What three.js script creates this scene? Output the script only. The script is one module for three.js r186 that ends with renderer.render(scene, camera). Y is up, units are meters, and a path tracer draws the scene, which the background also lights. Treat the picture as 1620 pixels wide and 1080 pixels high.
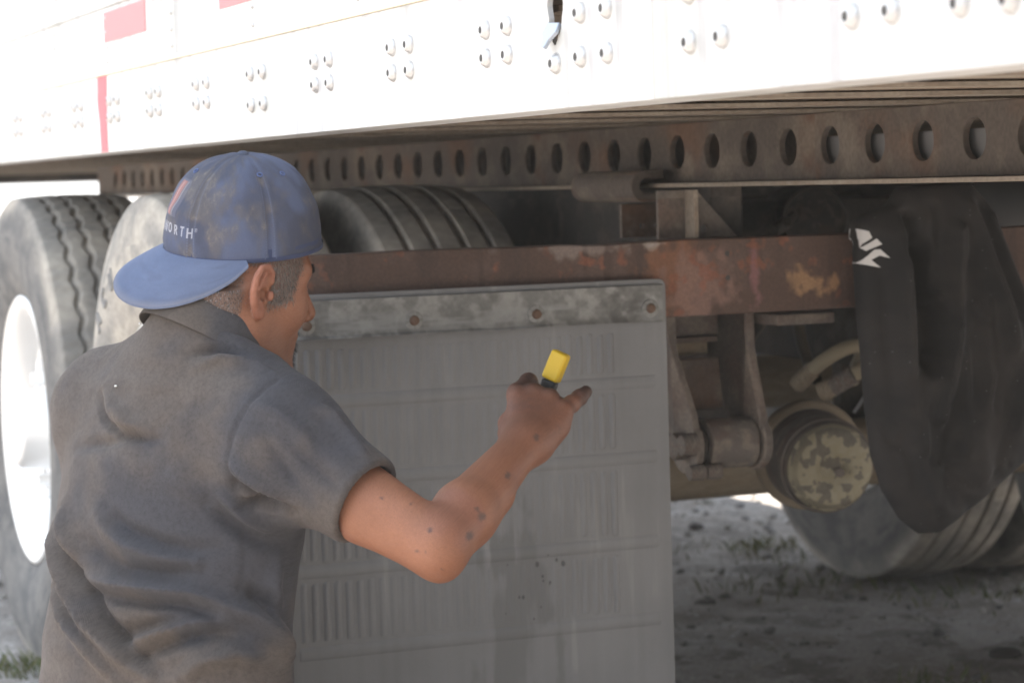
import * as THREE from 'three';
import { RoundedBoxGeometry } from 'three/addons/geometries/RoundedBoxGeometry.js';
import { mergeGeometries, mergeVertices, toCreasedNormals } from 'three/addons/utils/BufferGeometryUtils.js';
import { FontLoader } from 'three/addons/loaders/FontLoader.js';
import { TextGeometry } from 'three/addons/geometries/TextGeometry.js';

// ---------------------------------------------------------------- camera, sky, sun, exposure
const scene = new THREE.Scene();
const rad = (d) => d * Math.PI / 180;
const camera = new THREE.PerspectiveCamera(15.97, 1024 / 682, 0.05, 600);
camera.rotation.order = 'YXZ';
camera.position.set(0, 1.037, 0);
camera.rotation.set(rad(-3.82), rad(68.35), rad(-1.7));
camera.filmGauge = 22.3;
camera.focus = 2.75;
camera.userData.fStop = 5.2;

const renderer = new THREE.WebGLRenderer({ antialias: true });
renderer.toneMapping = THREE.LinearToneMapping;
renderer.toneMappingExposure = 7.4;
renderer.shadowMap.enabled = true;

{ // clear bright midday sky: pale at the horizon, blue above
  const w = 256, h = 128, data = new Float32Array(w * h * 4);
  for (let j = 0; j < h; j++) {
    const el = ((j + 0.5) / h - 0.5) * Math.PI, s = Math.max(0, Math.sin(el)), k = Math.pow(1 - s, 3.2);
    const z = [0.250, 0.290, 0.345], o = [0.400, 0.405, 0.415];
    for (let i = 0; i < w; i++) {
      const q = (j * w + i) * 4;
      for (let c = 0; c < 3; c++) data[q + c] = el < 0 ? 0.10 : z[c] + (o[c] - z[c]) * k;
      data[q + 3] = 1;
    }
  }
  const t = new THREE.DataTexture(data, w, h, THREE.RGBAFormat, THREE.FloatType);
  t.mapping = THREE.EquirectangularReflectionMapping; t.magFilter = THREE.LinearFilter; t.minFilter = THREE.LinearFilter; t.wrapS = THREE.RepeatWrapping; t.needsUpdate = true;
  scene.background = t; scene.environment = t;
}
// the sun stands high beyond the trailer and behind it, so that the near side lies in the trailer's own shade
const sun = new THREE.DirectionalLight(new THREE.Color(1, 0.93, 0.84), 3.2);
sun.position.set(-2 + 10, 20, -2 - 2.7); sun.target.position.set(-2, 0, -2);
sun.castShadow = true; sun.shadow.mapSize.set(4096, 4096); sun.shadow.bias = -0.0003;
Object.assign(sun.shadow.camera, { left: -14, right: 14, top: 14, bottom: -14, near: 1, far: 60 });
scene.add(sun, sun.target);

// ---------------------------------------------------------------- helpers
const V = (x, y, z) => new THREE.Vector3(x, y, z);
let seed = 12345;
const rnd = () => { seed = (seed * 1664525 + 1013904223) >>> 0; return seed / 4294967296; };
const clamp = (x, a = 0, b = 1) => Math.min(b, Math.max(a, x));
const sstep = (a, b, x) => { const t = clamp((x - a) / (b - a)); return t * t * (3 - 2 * t); };
const mix = (a, b, t) => a + (b - a) * t;
const mix3 = (a, b, t) => [mix(a[0], b[0], t), mix(a[1], b[1], t), mix(a[2], b[2], t)];
function hash(x, y, z) { let h = (x * 374761393 + y * 668265263 + z * 2147483647) | 0; h = Math.imul(h ^ (h >>> 13), 1274126177); h ^= h >>> 16; return (h >>> 0) / 4294967296; }
function noise(x, y, z = 0) { // value noise 0..1
  const X = Math.floor(x), Y = Math.floor(y), Z = Math.floor(z), f = x - X, g = y - Y, h = z - Z;
  const u = f * f * (3 - 2 * f), v = g * g * (3 - 2 * g), w = h * h * (3 - 2 * h);
  const L = (k) => mix(mix(hash(X, Y, Z + k), hash(X + 1, Y, Z + k), u), mix(hash(X, Y + 1, Z + k), hash(X + 1, Y + 1, Z + k), u), v);
  return mix(L(0), L(1), w);
}
function fbm(x, y, z = 0, n = 4) { let s = 0, a = 0.5, t = 0; for (let i = 0; i < n; i++) { s += a * noise(x, y, z + i * 17.3); t += a; a *= 0.5; x *= 2.03; y *= 2.03; z *= 2.03; } return s / t; }
const enc = (c) => { c = clamp(c); return Math.round(255 * (c <= 0.0031308 ? 12.92 * c : 1.055 * Math.pow(c, 1 / 2.4) - 0.055)); };
function tex(w, h, fn, srgb = true) { // fn(u, v) -> linear rgb, or a number for a data map
  const d = new Uint8Array(w * h * 4);
  for (let j = 0; j < h; j++) for (let i = 0; i < w; i++) {
    const c = fn((i + 0.5) / w, (j + 0.5) / h), q = (j * w + i) * 4;
    if (srgb) { d[q] = enc(c[0]); d[q + 1] = enc(c[1]); d[q + 2] = enc(c[2]); } else d[q] = d[q + 1] = d[q + 2] = Math.round(255 * clamp(c));
    d[q + 3] = 255;
  }
  const t = new THREE.DataTexture(d, w, h, THREE.RGBAFormat);
  t.wrapS = t.wrapT = THREE.RepeatWrapping; t.magFilter = THREE.LinearFilter; t.minFilter = THREE.LinearMipmapLinearFilter; t.generateMipmaps = true;
  if (srgb) t.colorSpace = THREE.SRGBColorSpace;
  t.needsUpdate = true; return t;
}
const lin = (r, g, b) => new THREE.Color().setRGB(r, g, b);
const std = (rgb, rough = 0.8, metal = 0, extra = {}) => new THREE.MeshStandardMaterial({ color: lin(...rgb), roughness: rough, metalness: metal, side: THREE.DoubleSide, ...extra });
const used = {};
function numbered(name) { const n = used[name] = (used[name] ?? -1) + 1; return n ? `${name}_${String(n).padStart(3, '0')}` : name; }
function shadowed(m) { m.castShadow = m.receiveShadow = true; return m; }
function thing(name, at, label, category, group) { // a group at the thing's base
  const g = new THREE.Group(); g.name = numbered(name); g.position.set(...at); g.userData = { label, category };
  if (group) g.userData.group = group;
  scene.add(g); return g;
}
const world = (o) => { const p = V(0, 0, 0); for (let q = o; q && q !== scene; q = q.parent) p.add(q.position); return p; };
// a mesh whose geometry is in metres of the place; its parent is a thing or a part
function part(name, geo, mat, parent, label) {
  const m = shadowed(new THREE.Mesh(geo, mat)); m.name = name;
  m.position.copy(world(parent)).negate(); parent.add(m);
  if (label) m.userData.label = label;
  return m;
}
// a mesh with its own origin, put at a point of the place
function put(name, geo, mat, parent, [x, y, z], rot) {
  const m = shadowed(new THREE.Mesh(geo, mat)); m.name = name;
  m.position.set(x, y, z).sub(world(parent)); if (rot) m.rotation.set(...rot);
  parent.add(m); return m;
}
function single(name, geo, mat, label, category, kind) {
  const m = shadowed(new THREE.Mesh(geo, mat)); m.name = numbered(name); m.userData = { label, category };
  if (kind) m.userData.kind = kind;
  scene.add(m); return m;
}
function clean(g) { for (const k of Object.keys(g.attributes)) if (!['position', 'normal', 'uv'].includes(k)) g.deleteAttribute(k); return g.index ? g.toNonIndexed() : g; }
const join = (list) => mergeGeometries(list.map(clean));
function box(x0, x1, y0, y1, z0, z1, r = 0.002) { // uv in metres comes from boxUV
  const w = Math.abs(x1 - x0), h = Math.abs(y1 - y0), d = Math.abs(z1 - z0), q = Math.min(r, w / 2.1, h / 2.1, d / 2.1);
  const g = r > 0 ? new RoundedBoxGeometry(w, h, d, 2, q) : new THREE.BoxGeometry(w, h, d);
  g.translate((x0 + x1) / 2, (y0 + y1) / 2, (z0 + z1) / 2);
  return boxUV(g);
}
function boxUV(g, s = 1) { // planar uv by main axis of the normal, in metres
  if (!g.attributes.normal) g.computeVertexNormals();
  const p = g.attributes.position, n = g.attributes.normal, u = new Float32Array(p.count * 2);
  for (let i = 0; i < p.count; i++) {
    const ax = Math.abs(n.getX(i)), ay = Math.abs(n.getY(i)), az = Math.abs(n.getZ(i));
    const [a, b] = ax >= ay && ax >= az ? [p.getZ(i), p.getY(i)] : ay >= az ? [p.getX(i), p.getZ(i)] : [p.getX(i), p.getY(i)];
    u[i * 2] = a * s; u[i * 2 + 1] = b * s;
  }
  g.setAttribute('uv', new THREE.BufferAttribute(u, 2)); return g;
}
function cyl(a, b, ra, rb = ra, n = 24, open = false) { // cylinder between two points
  const A = V(...a), B = V(...b), d = B.clone().sub(A), g = new THREE.CylinderGeometry(rb, ra, d.length(), n, 1, open);
  g.applyQuaternion(new THREE.Quaternion().setFromUnitVectors(V(0, 1, 0), d.clone().normalize()));
  const m = A.add(B).multiplyScalar(0.5); g.translate(m.x, m.y, m.z); return g;
}
function tube(pts, r, n = 40, k = 10) { return new THREE.TubeGeometry(new THREE.CatmullRomCurve3(pts.map((p) => V(...p))), n, r, k, false); }
function lathe(pts, axisFrom, axisTo, n = 40) { // pts: [radius, distance along the axis]
  const g = new THREE.LatheGeometry(pts.map(([r, y]) => new THREE.Vector2(Math.max(r, 1e-5), y)), n);
  const d = V(...axisTo).sub(V(...axisFrom)).normalize();
  g.applyQuaternion(new THREE.Quaternion().setFromUnitVectors(V(0, 1, 0), d)); g.translate(...axisFrom); return g;
}
function plateZ(pts, z0, z1, holes = [], bevel = 0.0015) { // outline in x, y; thickness along z
  const s = new THREE.Shape(pts.map(([x, y]) => new THREE.Vector2(x, y)));
  for (const [x, y, r] of holes) { const h = new THREE.Path(); h.absarc(x, y, r, 0, 2 * Math.PI, true); s.holes.push(h); }
  const t = Math.abs(z1 - z0), b = Math.min(bevel, t / 3);
  const g = new THREE.ExtrudeGeometry(s, { depth: t - 2 * b, bevelEnabled: b > 0, bevelThickness: b, bevelSize: b, bevelOffset: -b, bevelSegments: 1, curveSegments: 24 });
  g.translate(0, 0, Math.min(z0, z1) + b); return boxUV(g);
}
function plateX(pts, x0, x1, holes = [], bevel = 0.0015) { // outline in z, y; thickness along x
  const g = plateZ(pts.map(([z, y]) => [-z, y]), 0, Math.abs(x1 - x0), holes.map(([z, y, r]) => [-z, y, r]), bevel);
  g.rotateY(Math.PI / 2); g.translate(Math.min(x0, x1), 0, 0); return boxUV(g);
}
// naive surface nets over a signed distance field
function nets(fn, lo, hi, cell) {
  const n = [0, 1, 2].map((k) => Math.ceil((hi[k] - lo[k]) / cell) + 1), [nx, ny, nz] = n, f = new Float32Array(nx * ny * nz), B = 4;
  for (let bz = 0; bz < nz; bz += B) for (let by = 0; by < ny; by += B) for (let bx = 0; bx < nx; bx += B) {
    const c = fn(lo[0] + (bx + 1.5) * cell, lo[1] + (by + 1.5) * cell, lo[2] + (bz + 1.5) * cell), far = Math.abs(c) > cell * 6.5;
    for (let z = bz; z < Math.min(nz, bz + B); z++) for (let y = by; y < Math.min(ny, by + B); y++) for (let x = bx; x < Math.min(nx, bx + B); x++)
      f[x + nx * (y + ny * z)] = far ? c : fn(lo[0] + x * cell, lo[1] + y * cell, lo[2] + z * cell);
  }
  const id = new Int32Array(nx * ny * nz).fill(-1), pos = [], idx = [], S = [1, nx, nx * ny];
  for (let z = 0; z < nz - 1; z++) for (let y = 0; y < ny - 1; y++) for (let x = 0; x < nx - 1; x++) {
    const o = x + nx * (y + ny * z); let m = 0;
    for (let k = 0; k < 8; k++) if (f[o + (k & 1) + (k >> 1 & 1) * S[1] + (k >> 2) * S[2]] < 0) m |= 1 << k;
    if (m === 0 || m === 255) continue;
    let sx = 0, sy = 0, sz = 0, c = 0;
    for (let a = 0; a < 8; a++) for (let k = 0; k < 3; k++) {
      const b = a | 1 << k; if (b === a || (m >> a & 1) === (m >> b & 1)) continue;
      const fa = f[o + (a & 1) + (a >> 1 & 1) * S[1] + (a >> 2) * S[2]], fb = f[o + (b & 1) + (b >> 1 & 1) * S[1] + (b >> 2) * S[2]], t = fa / (fa - fb);
      sx += (a & 1) + (k === 0 ? t : 0); sy += (a >> 1 & 1) + (k === 1 ? t : 0); sz += (a >> 2) + (k === 2 ? t : 0); c++;
    }
    id[o] = pos.length / 3; pos.push(lo[0] + (x + sx / c) * cell, lo[1] + (y + sy / c) * cell, lo[2] + (z + sz / c) * cell);
  }
  for (let z = 1; z < nz - 1; z++) for (let y = 1; y < ny - 1; y++) for (let x = 1; x < nx - 1; x++) {
    const o = x + nx * (y + ny * z);
    for (let k = 0; k < 3; k++) {
      const a = f[o] < 0, b = f[o + S[k]] < 0; if (a === b) continue;
      const u = S[(k + 1) % 3], v = S[(k + 2) % 3], q = [id[o], id[o - u], id[o - u - v], id[o - v]];
      if (q.some((i) => i < 0)) continue;
      if (a) idx.push(q[0], q[1], q[2], q[0], q[2], q[3]); else idx.push(q[0], q[2], q[1], q[0], q[3], q[2]);
    }
  }
  const g = new THREE.BufferGeometry();
  g.setAttribute('position', new THREE.Float32BufferAttribute(pos, 3)); g.setIndex(idx); g.computeVertexNormals(); return g;
}
const smin = (a, b, k) => { const h = Math.max(k - Math.abs(a - b), 0) / k; return Math.min(a, b) - h * h * k * 0.25; };
const smax = (a, b, k) => -smin(-a, -b, k);
function capsule(x, y, z, a, b, ra, rb) { // tapered capsule, a and b arrays
  const dx = b[0] - a[0], dy = b[1] - a[1], dz = b[2] - a[2], px = x - a[0], py = y - a[1], pz = z - a[2];
  const t = clamp((px * dx + py * dy + pz * dz) / (dx * dx + dy * dy + dz * dz));
  return Math.hypot(px - dx * t, py - dy * t, pz - dz * t) - (ra + (rb - ra) * t);
}
const ellipsoid = (x, y, z, c, r) => { const a = (x - c[0]) / r[0], b = (y - c[1]) / r[1], d = (z - c[2]) / r[2], k = Math.hypot(a, b, d); return (k - 1) * k / Math.max(1e-6, Math.hypot(a / r[0], b / r[1], d / r[2])); };
function paint(g, fn) { // vertex colours: fn(x, y, z, nx, ny, nz) -> linear rgb
  const p = g.attributes.position, n = g.attributes.normal, c = new Float32Array(p.count * 3);
  for (let i = 0; i < p.count; i++) c.set(fn(p.getX(i), p.getY(i), p.getZ(i), n.getX(i), n.getY(i), n.getZ(i)), i * 3);
  g.setAttribute('color', new THREE.BufferAttribute(c, 3)); return g;
}

// ---------------------------------------------------------------- surface materials
const M = {};
{
  const dirt = tex(1024, 1024, (u, v) => { // white paint, 2 m square: faint run marks, dust and scuffs
    const n = fbm(u * 9, v * 9, 1), s = fbm(u * 90, v * 3, 4, 3), f = noise(u * 300, v * 300, 2);
    const k = 0.60 - 0.12 * sstep(0.5, 0.8, n) - 0.16 * sstep(0.54, 0.8, s) - 0.03 * f;
    return [k, k * (0.985 - 0.02 * sstep(0.56, 0.8, s)), k * (0.955 - 0.05 * sstep(0.5, 0.8, n))];
  });
  dirt.repeat.set(0.5, 0.5);
  M.white = std([1, 1, 1], 0.42, 0, { map: dirt });
  M.red = std([0.64, 0.15, 0.155], 0.45);
  M.redPaint = std([0.62, 0.13, 0.15], 0.6);
  M.reflector = std([0.74, 0.78, 0.75], 0.35);
  M.trim = std([0.78, 0.70, 0.54], 0.5);
  M.boltHead = std([0.56, 0.55, 0.54], 0.34, 0.4);
  M.boltPit = std([0.06, 0.055, 0.05], 0.7);
  M.tornMetal = std([0.42, 0.46, 0.52], 0.4, 0.7);
  const grime = (base, rust, dust, sr, sd, w = 512) => tex(w, w, (u, v) => {
    const a = fbm(u * 7, v * 7, 3, 5), b = fbm(u * 22 + 5, v * 22, 9, 4), c = noise(u * 260, v * 260, 7);
    let q = mix3(base, rust, sr * sstep(0.46, 0.72, a)); q = mix3(q, dust, sd * sstep(0.42, 0.75, b));
    return q.map((x) => x * (0.82 + 0.36 * c));
  });
  const under = grime([0.105, 0.084, 0.070], [0.155, 0.080, 0.045], [0.20, 0.165, 0.13], 0.7, 0.7);
  M.underRail = std([1, 1, 1], 0.82, 0, { map: under, bumpMap: under, bumpScale: 0.0008 });
  const deck = grime([0.26, 0.215, 0.17], [0.18, 0.11, 0.07], [0.34, 0.29, 0.23], 0.6, 0.6);
  M.cross = std([1, 1, 1], 0.75, 0, { map: deck });
  const steel = grime([0.135, 0.115, 0.10], [0.15, 0.085, 0.06], [0.25, 0.205, 0.165], 0.45, 0.75);
  M.steel = std([1, 1, 1], 0.85, 0, { map: steel, bumpMap: steel, bumpScale: 0.001 });
  const dark = grime([0.045, 0.040, 0.037], [0.075, 0.05, 0.035], [0.12, 0.10, 0.08], 0.5, 0.6);
  M.dark = std([1, 1, 1], 0.85, 0, { map: dark });
  const axle = grime([0.27, 0.215, 0.15], [0.16, 0.11, 0.08], [0.36, 0.30, 0.22], 0.5, 0.6);
  M.axle = std([1, 1, 1], 0.8, 0, { map: axle, bumpMap: axle, bumpScale: 0.001 });
  M.greySteel = std([0.17, 0.168, 0.17], 0.75, 0);
  M.floorWood = std([0.10, 0.07, 0.05], 0.9);
  // rusty cross beam: uv = metres along the beam and up; worn paint, bare rust and scraped primer
  const beam = tex(2048, 256, (u, v) => { // 2.048 m x 0.256 m
    const z = u * 2.048, y = v * 0.256, streak = fbm(z * 55, y * 9, 2, 4), blot = fbm(z * 16, y * 16, 6, 5), fine = noise(z * 420, y * 420, 3), bite = fbm(z * 60, y * 60, 21, 4);
    let c = [0.098, 0.058, 0.043];
    c = mix3(c, [0.125, 0.080, 0.064], 0.8 * sstep(0.45, 0.7, blot));
    c = mix3(c, [0.07, 0.043, 0.034], 0.7 * sstep(0.52, 0.75, streak));
    const patch = (zc, yc, rz, ry) => 1 - sstep(0.5, 1.25, Math.hypot((z - zc) / rz, (y - yc) / ry) + (bite - 0.5) * 1.5 + (streak - 0.5) * 1.1);
    // the worn area beside the flap's corner and the scrapes further in (z measured from the outer end)
    c = mix3(c, [0.235, 0.105, 0.055], 0.8 * patch(0.615, 0.175, 0.045, 0.07));
    c = mix3(c, [0.24, 0.14, 0.11], 0.8 * patch(0.66, 0.15, 0.06, 0.05));
    c = mix3(c, [0.42, 0.36, 0.31], 0.85 * patch(0.575, 0.225, 0.03, 0.012));
    c = mix3(c, [0.27, 0.215, 0.19], 0.7 * patch(0.47, 0.225, 0.09, 0.018));
    c = mix3(c, [0.36, 0.21, 0.11], 0.85 * patch(0.84, 0.155, 0.027, 0.020));
    c = mix3(c, [0.34, 0.19, 0.10], 0.85 * patch(0.893, 0.148, 0.012, 0.014));
    c = mix3(c, [0.28, 0.13, 0.13], 0.7 * patch(0.755, 0.185, 0.012, 0.06));
    c = mix3(c, [0.30, 0.10, 0.05], 0.5 * sstep(0.58, 0.72, bite) * sstep(0.5, 0.62, blot));
    return c.map((x) => x * (0.85 + 0.3 * fine));
  });
  beam.repeat.set(1 / 2.048, 1 / 0.256);
  M.beam = std([1, 1, 1], 0.72, 0, { map: beam, bumpMap: beam, bumpScale: 0.0006 });
  // dusty rubber of the flap: uv = metres from its outer top corner
  const rubber = tex(1024, 1280, (u, v) => { // 0.64 m x 0.8 m, v up
    const z = u * 0.64, y = v * 0.8, n = fbm(z * 12, y * 9, 5, 4), run = fbm(z * 90, y * 5, 8, 3), f = noise(z * 700, y * 700, 4), edge = fbm(z * 45, y * 22, 12, 4);
    let k = 0.222 + 0.05 * (n - 0.5) + 0.03 * (run - 0.5) + 0.012 * (f - 0.5), c = [k, k * 0.99, k * 0.995];
    const wet = (zc, yc, rz, ry) => 1 - sstep(0.55, 1.15, Math.hypot((z - zc) / rz, (y - yc) / ry) + (edge - 0.5) * 1.6 + (run - 0.5) * 1.2);
    c = mix3(c, [0.165, 0.163, 0.161], 0.8 * Math.max(wet(0.36, 0.26, 0.045, 0.16), wet(0.35, 0.10, 0.07, 0.15), wet(0.33, 0.36, 0.03, 0.05)));
    for (let i = 0; i < 14; i++) { const a = 0.365 + (hash(i, 3, 1) - 0.45) * 0.12, b = 0.31 + (hash(i, 7, 2) - 0.5) * 0.11, r = 0.001 + 0.003 * hash(i, 1, 5) ** 2; c = mix3(c, [0.05, 0.049, 0.048], 0.8 * (1 - sstep(r * 0.6, r, Math.hypot(z - a, (y - b) * 0.7)))); }
    c = mix3(c, [0.31, 0.305, 0.295], 0.5 * sstep(0.60, 0.75, run) * sstep(0.45, 0.6, n));
    return c;
  });
  rubber.repeat.set(1 / 0.64, 1 / 0.8); rubber.wrapS = rubber.wrapT = THREE.ClampToEdgeWrapping;
  M.flap = std([1, 1, 1], 0.6, 0, { map: rubber });
  const zinc = tex(1024, 128, (u, v) => {
    const z = u * 0.64, y = v * 0.08, a = fbm(z * 60, y * 60, 2, 4), b = fbm(z * 190, y * 190, 5, 3), k = 0.20 + 0.11 * sstep(0.4, 0.7, a) + 0.09 * (b - 0.5);
    let c = [k, k * 0.985, k * 0.93]; 
    c = mix3(c, [0.10, 0.095, 0.09], 0.7 * sstep(0.62, 0.78, fbm(z * 35 + 3, y * 35, 8, 4)));
    return mix3(c, [0.36, 0.36, 0.35], 0.6 * sstep(0.55, 0.7, fbm(z * 12, y * 70, 14, 3)) * sstep(0.5, 0.3, v));
  });
  zinc.repeat.set(1 / 0.64, 1 / 0.08);
  M.zinc = std([1, 1, 1], 0.5, 0.35, { map: zinc, bumpMap: zinc, bumpScale: 0.0006 });
  M.rustBolt = std([0.155, 0.095, 0.065], 0.8, 0.2);
  const side = tex(512, 512, (u, v) => { const a = fbm(u * 8, v * 8, 2, 5), b = fbm(u * 40, v * 40, 5, 3), c = mix3([0.205, 0.195, 0.18], [0.385, 0.35, 0.30], sstep(0.2, 0.75, a)); return c.map((x) => x * (0.8 + 0.4 * b)); });
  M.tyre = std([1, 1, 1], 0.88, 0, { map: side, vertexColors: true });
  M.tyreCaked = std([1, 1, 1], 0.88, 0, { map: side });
  M.alloy = std([0.82, 0.82, 0.81], 0.38, 0.45);
  M.rimSteel = std([0.5, 0.5, 0.48], 0.55, 0.3);
}

// ---------------------------------------------------------------- ground
{
  const N = 260, pos = [], uv = [], idx = [], cx = -5, cz = -2.6;
  const sp = (k) => { const t = k / N * 2 - 1; return 5 * t + 320 * Math.sign(t) * Math.pow(Math.abs(t), 7); };
  for (let j = 0; j <= N; j++) for (let i = 0; i <= N; i++) {
    const x = cx + sp(i), z = cz + sp(j), near = 1 - sstep(5, 14, Math.hypot(x - cx, z - cz));
    const y = ((fbm(x * 2.1, z * 2.1, 3, 4) - 0.55) * 0.05 + (noise(x * 14, z * 14, 8) - 0.5) * 0.016) * near - 0.004;
    pos.push(x, Math.min(y, 0.02), z); uv.push(x / 4, z / 4);
  }
  for (let j = 0; j < N; j++) for (let i = 0; i < N; i++) { const a = i + j * (N + 1), b = a + N + 1; idx.push(a, b, a + 1, b, b + 1, a + 1); }
  const g = new THREE.BufferGeometry(); g.setAttribute('position', new THREE.Float32BufferAttribute(pos, 3)); g.setAttribute('uv', new THREE.Float32BufferAttribute(uv, 2)); g.setIndex(idx); g.computeVertexNormals();
  const P2 = (f) => (u, v) => f(u * 4, v * 4);
  const map = tex(2048, 2048, P2((x, z) => {
    const w = (k, s) => { // tiles without a seam by blending the wrapped copy near the border
      return fbm(x * k, z * k, s, 4);
    };
    const a = w(1.7, 2), b = w(9, 5), c = fbm(x * 60, z * 60, 9, 3), d = noise(x * 170, z * 170, 4);
    let q = mix3([0.185, 0.160, 0.140], [0.34, 0.315, 0.295], sstep(0.35, 0.68, a * 0.6 + b * 0.4));
    q = mix3(q, [0.085, 0.07, 0.058], 0.7 * sstep(0.55, 0.75, b));
    q = mix3(q, [0.42, 0.40, 0.38], 0.8 * sstep(0.66, 0.78, c));
    return q.map((t) => t * (0.75 + 0.5 * d));
  }));
  const gm = std([1, 1, 1], 0.95, 0, { map, bumpMap: map, bumpScale: 0.006 });
  const m = shadowed(new THREE.Mesh(g, gm)); m.name = 'ground'; m.userData.kind = 'structure'; scene.add(m);
  const hgt = (x, z) => { const near = 1 - sstep(5, 14, Math.hypot(x - cx, z - cz)); return Math.min(((fbm(x * 2.1, z * 2.1, 3, 4) - 0.55) * 0.05 + (noise(x * 14, z * 14, 8) - 0.5) * 0.016) * near - 0.004, 0.02); };
  M.height = hgt;
  // made-up wall out of view, added to block sky light from flap and man
  const blockerT = thing('added_blocker_wall', [3.2, 0, -5.5], 'unseen plain grey wall added behind the trailer to block sky light', 'wall');
  part('blocker_body', box(3.1, 3.35, -0.1, 3.3, -14, 2.6, 0.01), std([0.30, 0.29, 0.27], 0.9), blockerT); part('blocker_top', box(3.05, 3.4, 3.301, 3.4, -14, 2.6, 0.02), std([0.36, 0.35, 0.33], 0.9), blockerT);
  // loose stones
  const rock = new THREE.IcosahedronGeometry(1, 1); { const p = rock.attributes.position; for (let i = 0; i < p.count; i++) { const x = p.getX(i), y = p.getY(i), z = p.getZ(i), k = 0.75 + 0.5 * noise(x * 1.6 + 9, y * 1.6 + 4, z * 1.6 + 7); p.setXYZ(i, x * k, y * k * 0.6, z * k); } rock.computeVertexNormals(); }
  const stoneM = std([1, 1, 1], 0.9), count = 5200, inst = new THREE.InstancedMesh(rock, stoneM, count), T = new THREE.Object3D();
  for (let i = 0; i < count; i++) {
    const x = -4.0 - 4.6 * Math.pow(rnd(), 0.9), z = -0.2 - 4.2 * rnd(), r = 0.003 + 0.013 * Math.pow(rnd(), 4);
    T.position.set(x, hgt(x, z) + r * 0.15, z); T.rotation.set(rnd() * 0.6, rnd() * 6.28, rnd() * 0.6); T.scale.setScalar(r); T.updateMatrix(); inst.setMatrixAt(i, T.matrix);
    const k = 0.10 + 0.26 * rnd(); inst.setColorAt(i, lin(k, k * (0.93 + 0.04 * rnd()), k * (0.84 + 0.08 * rnd())));
  }
  shadowed(inst); inst.name = 'gravel'; inst.userData = { kind: 'stuff', label: 'loose grey gravel scattered over the dirt under the trailer', category: 'gravel' }; scene.add(inst);
  const stones = [[[-4.683, 0, -2.5901], 0.022, 'flat pale stone half sunk in the dirt below the jacket'], [[-4.361, 0, -2.8333], 0.026, 'dark rounded stone on the dirt under the trailer'], [[-4.5725, 0, -2.3498], 0.014, 'small pale broken stone near the flap'], [[-6.4255, 0, -3.1185], 0.018, 'dark stone on the sunlit gravel beyond the axle']];
  stones.forEach(([p, r, label], i) => { const o = single('stone', rock, std([[0.24, 0.22, 0.20], [0.06, 0.055, 0.05], [0.32, 0.30, 0.27], [0.07, 0.06, 0.055]][i], 0.9), label, 'stone'); o.position.set(p[0], hgt(p[0], p[2]) + r * 0.2, p[2]); o.scale.set(r * 1.3, r, r); o.rotation.y = i * 1.3; });
  // tufts of grass
  const bp = [], bc = [];
  const tuft = (x, z, n, s) => { for (let i = 0; i < n; i++) {
    const a = rnd() * 6.28, d = s * Math.sqrt(rnd()), px = x + Math.cos(a) * d, pz = z + Math.sin(a) * d, h = 0.012 + 0.035 * rnd(), w = 0.0015 + 0.0015 * rnd(), b = rnd() * 6.28, lx = (rnd() - 0.5) * h * 1.6, lz = (rnd() - 0.5) * h * 1.6, y = hgt(px, pz) - 0.003;
    const ux = Math.cos(b) * w, uz = Math.sin(b) * w;
    bp.push(px - ux, y, pz - uz, px + ux, y, pz + uz, px + lx * 0.5 + ux * 0.7, y + h * 0.65, pz + lz * 0.5 + uz * 0.7, px - ux, y, pz - uz, px + lx * 0.5 + ux * 0.7, y + h * 0.65, pz + lz * 0.5 + uz * 0.7, px + lx, y + h, pz + lz);
    const c = mix3([0.055, 0.085, 0.025], [0.15, 0.14, 0.05], rnd()); for (let k = 0; k < 6; k++) bc.push(...c);
  } };
  for (const [p, n, s] of [[[-5.9555, 0, -3.0882], 90, 0.12], [[-5.7572, 0, -3.0703], 60, 0.18], [[-5.967, 0, -2.9867], 30, 0.2], [[-5.3513, 0, -2.8165], 60, 0.2], [[-5.3096, 0, -2.9723], 40, 0.15], [[-5.0608, 0, -3.2007], 60, 0.25], [[-4.9032, 0, -3.2057], 40, 0.2], [[-5.2781, 0, -0.9584], 260, 0.12], [[-4.2326, 0, -2.6136], 50, 0.1]]) tuft(p[0], p[2], n, s);
  const gg = new THREE.BufferGeometry(); gg.setAttribute('position', new THREE.Float32BufferAttribute(bp, 3)); gg.setAttribute('color', new THREE.Float32BufferAttribute(bc, 3)); gg.computeVertexNormals();
  single('grass', gg, new THREE.MeshStandardMaterial({ vertexColors: true, roughness: 0.9, side: THREE.DoubleSide }), 'thin tufts of short weedy grass in the dirt round the tyres', 'grass', 'stuff');
}

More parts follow.
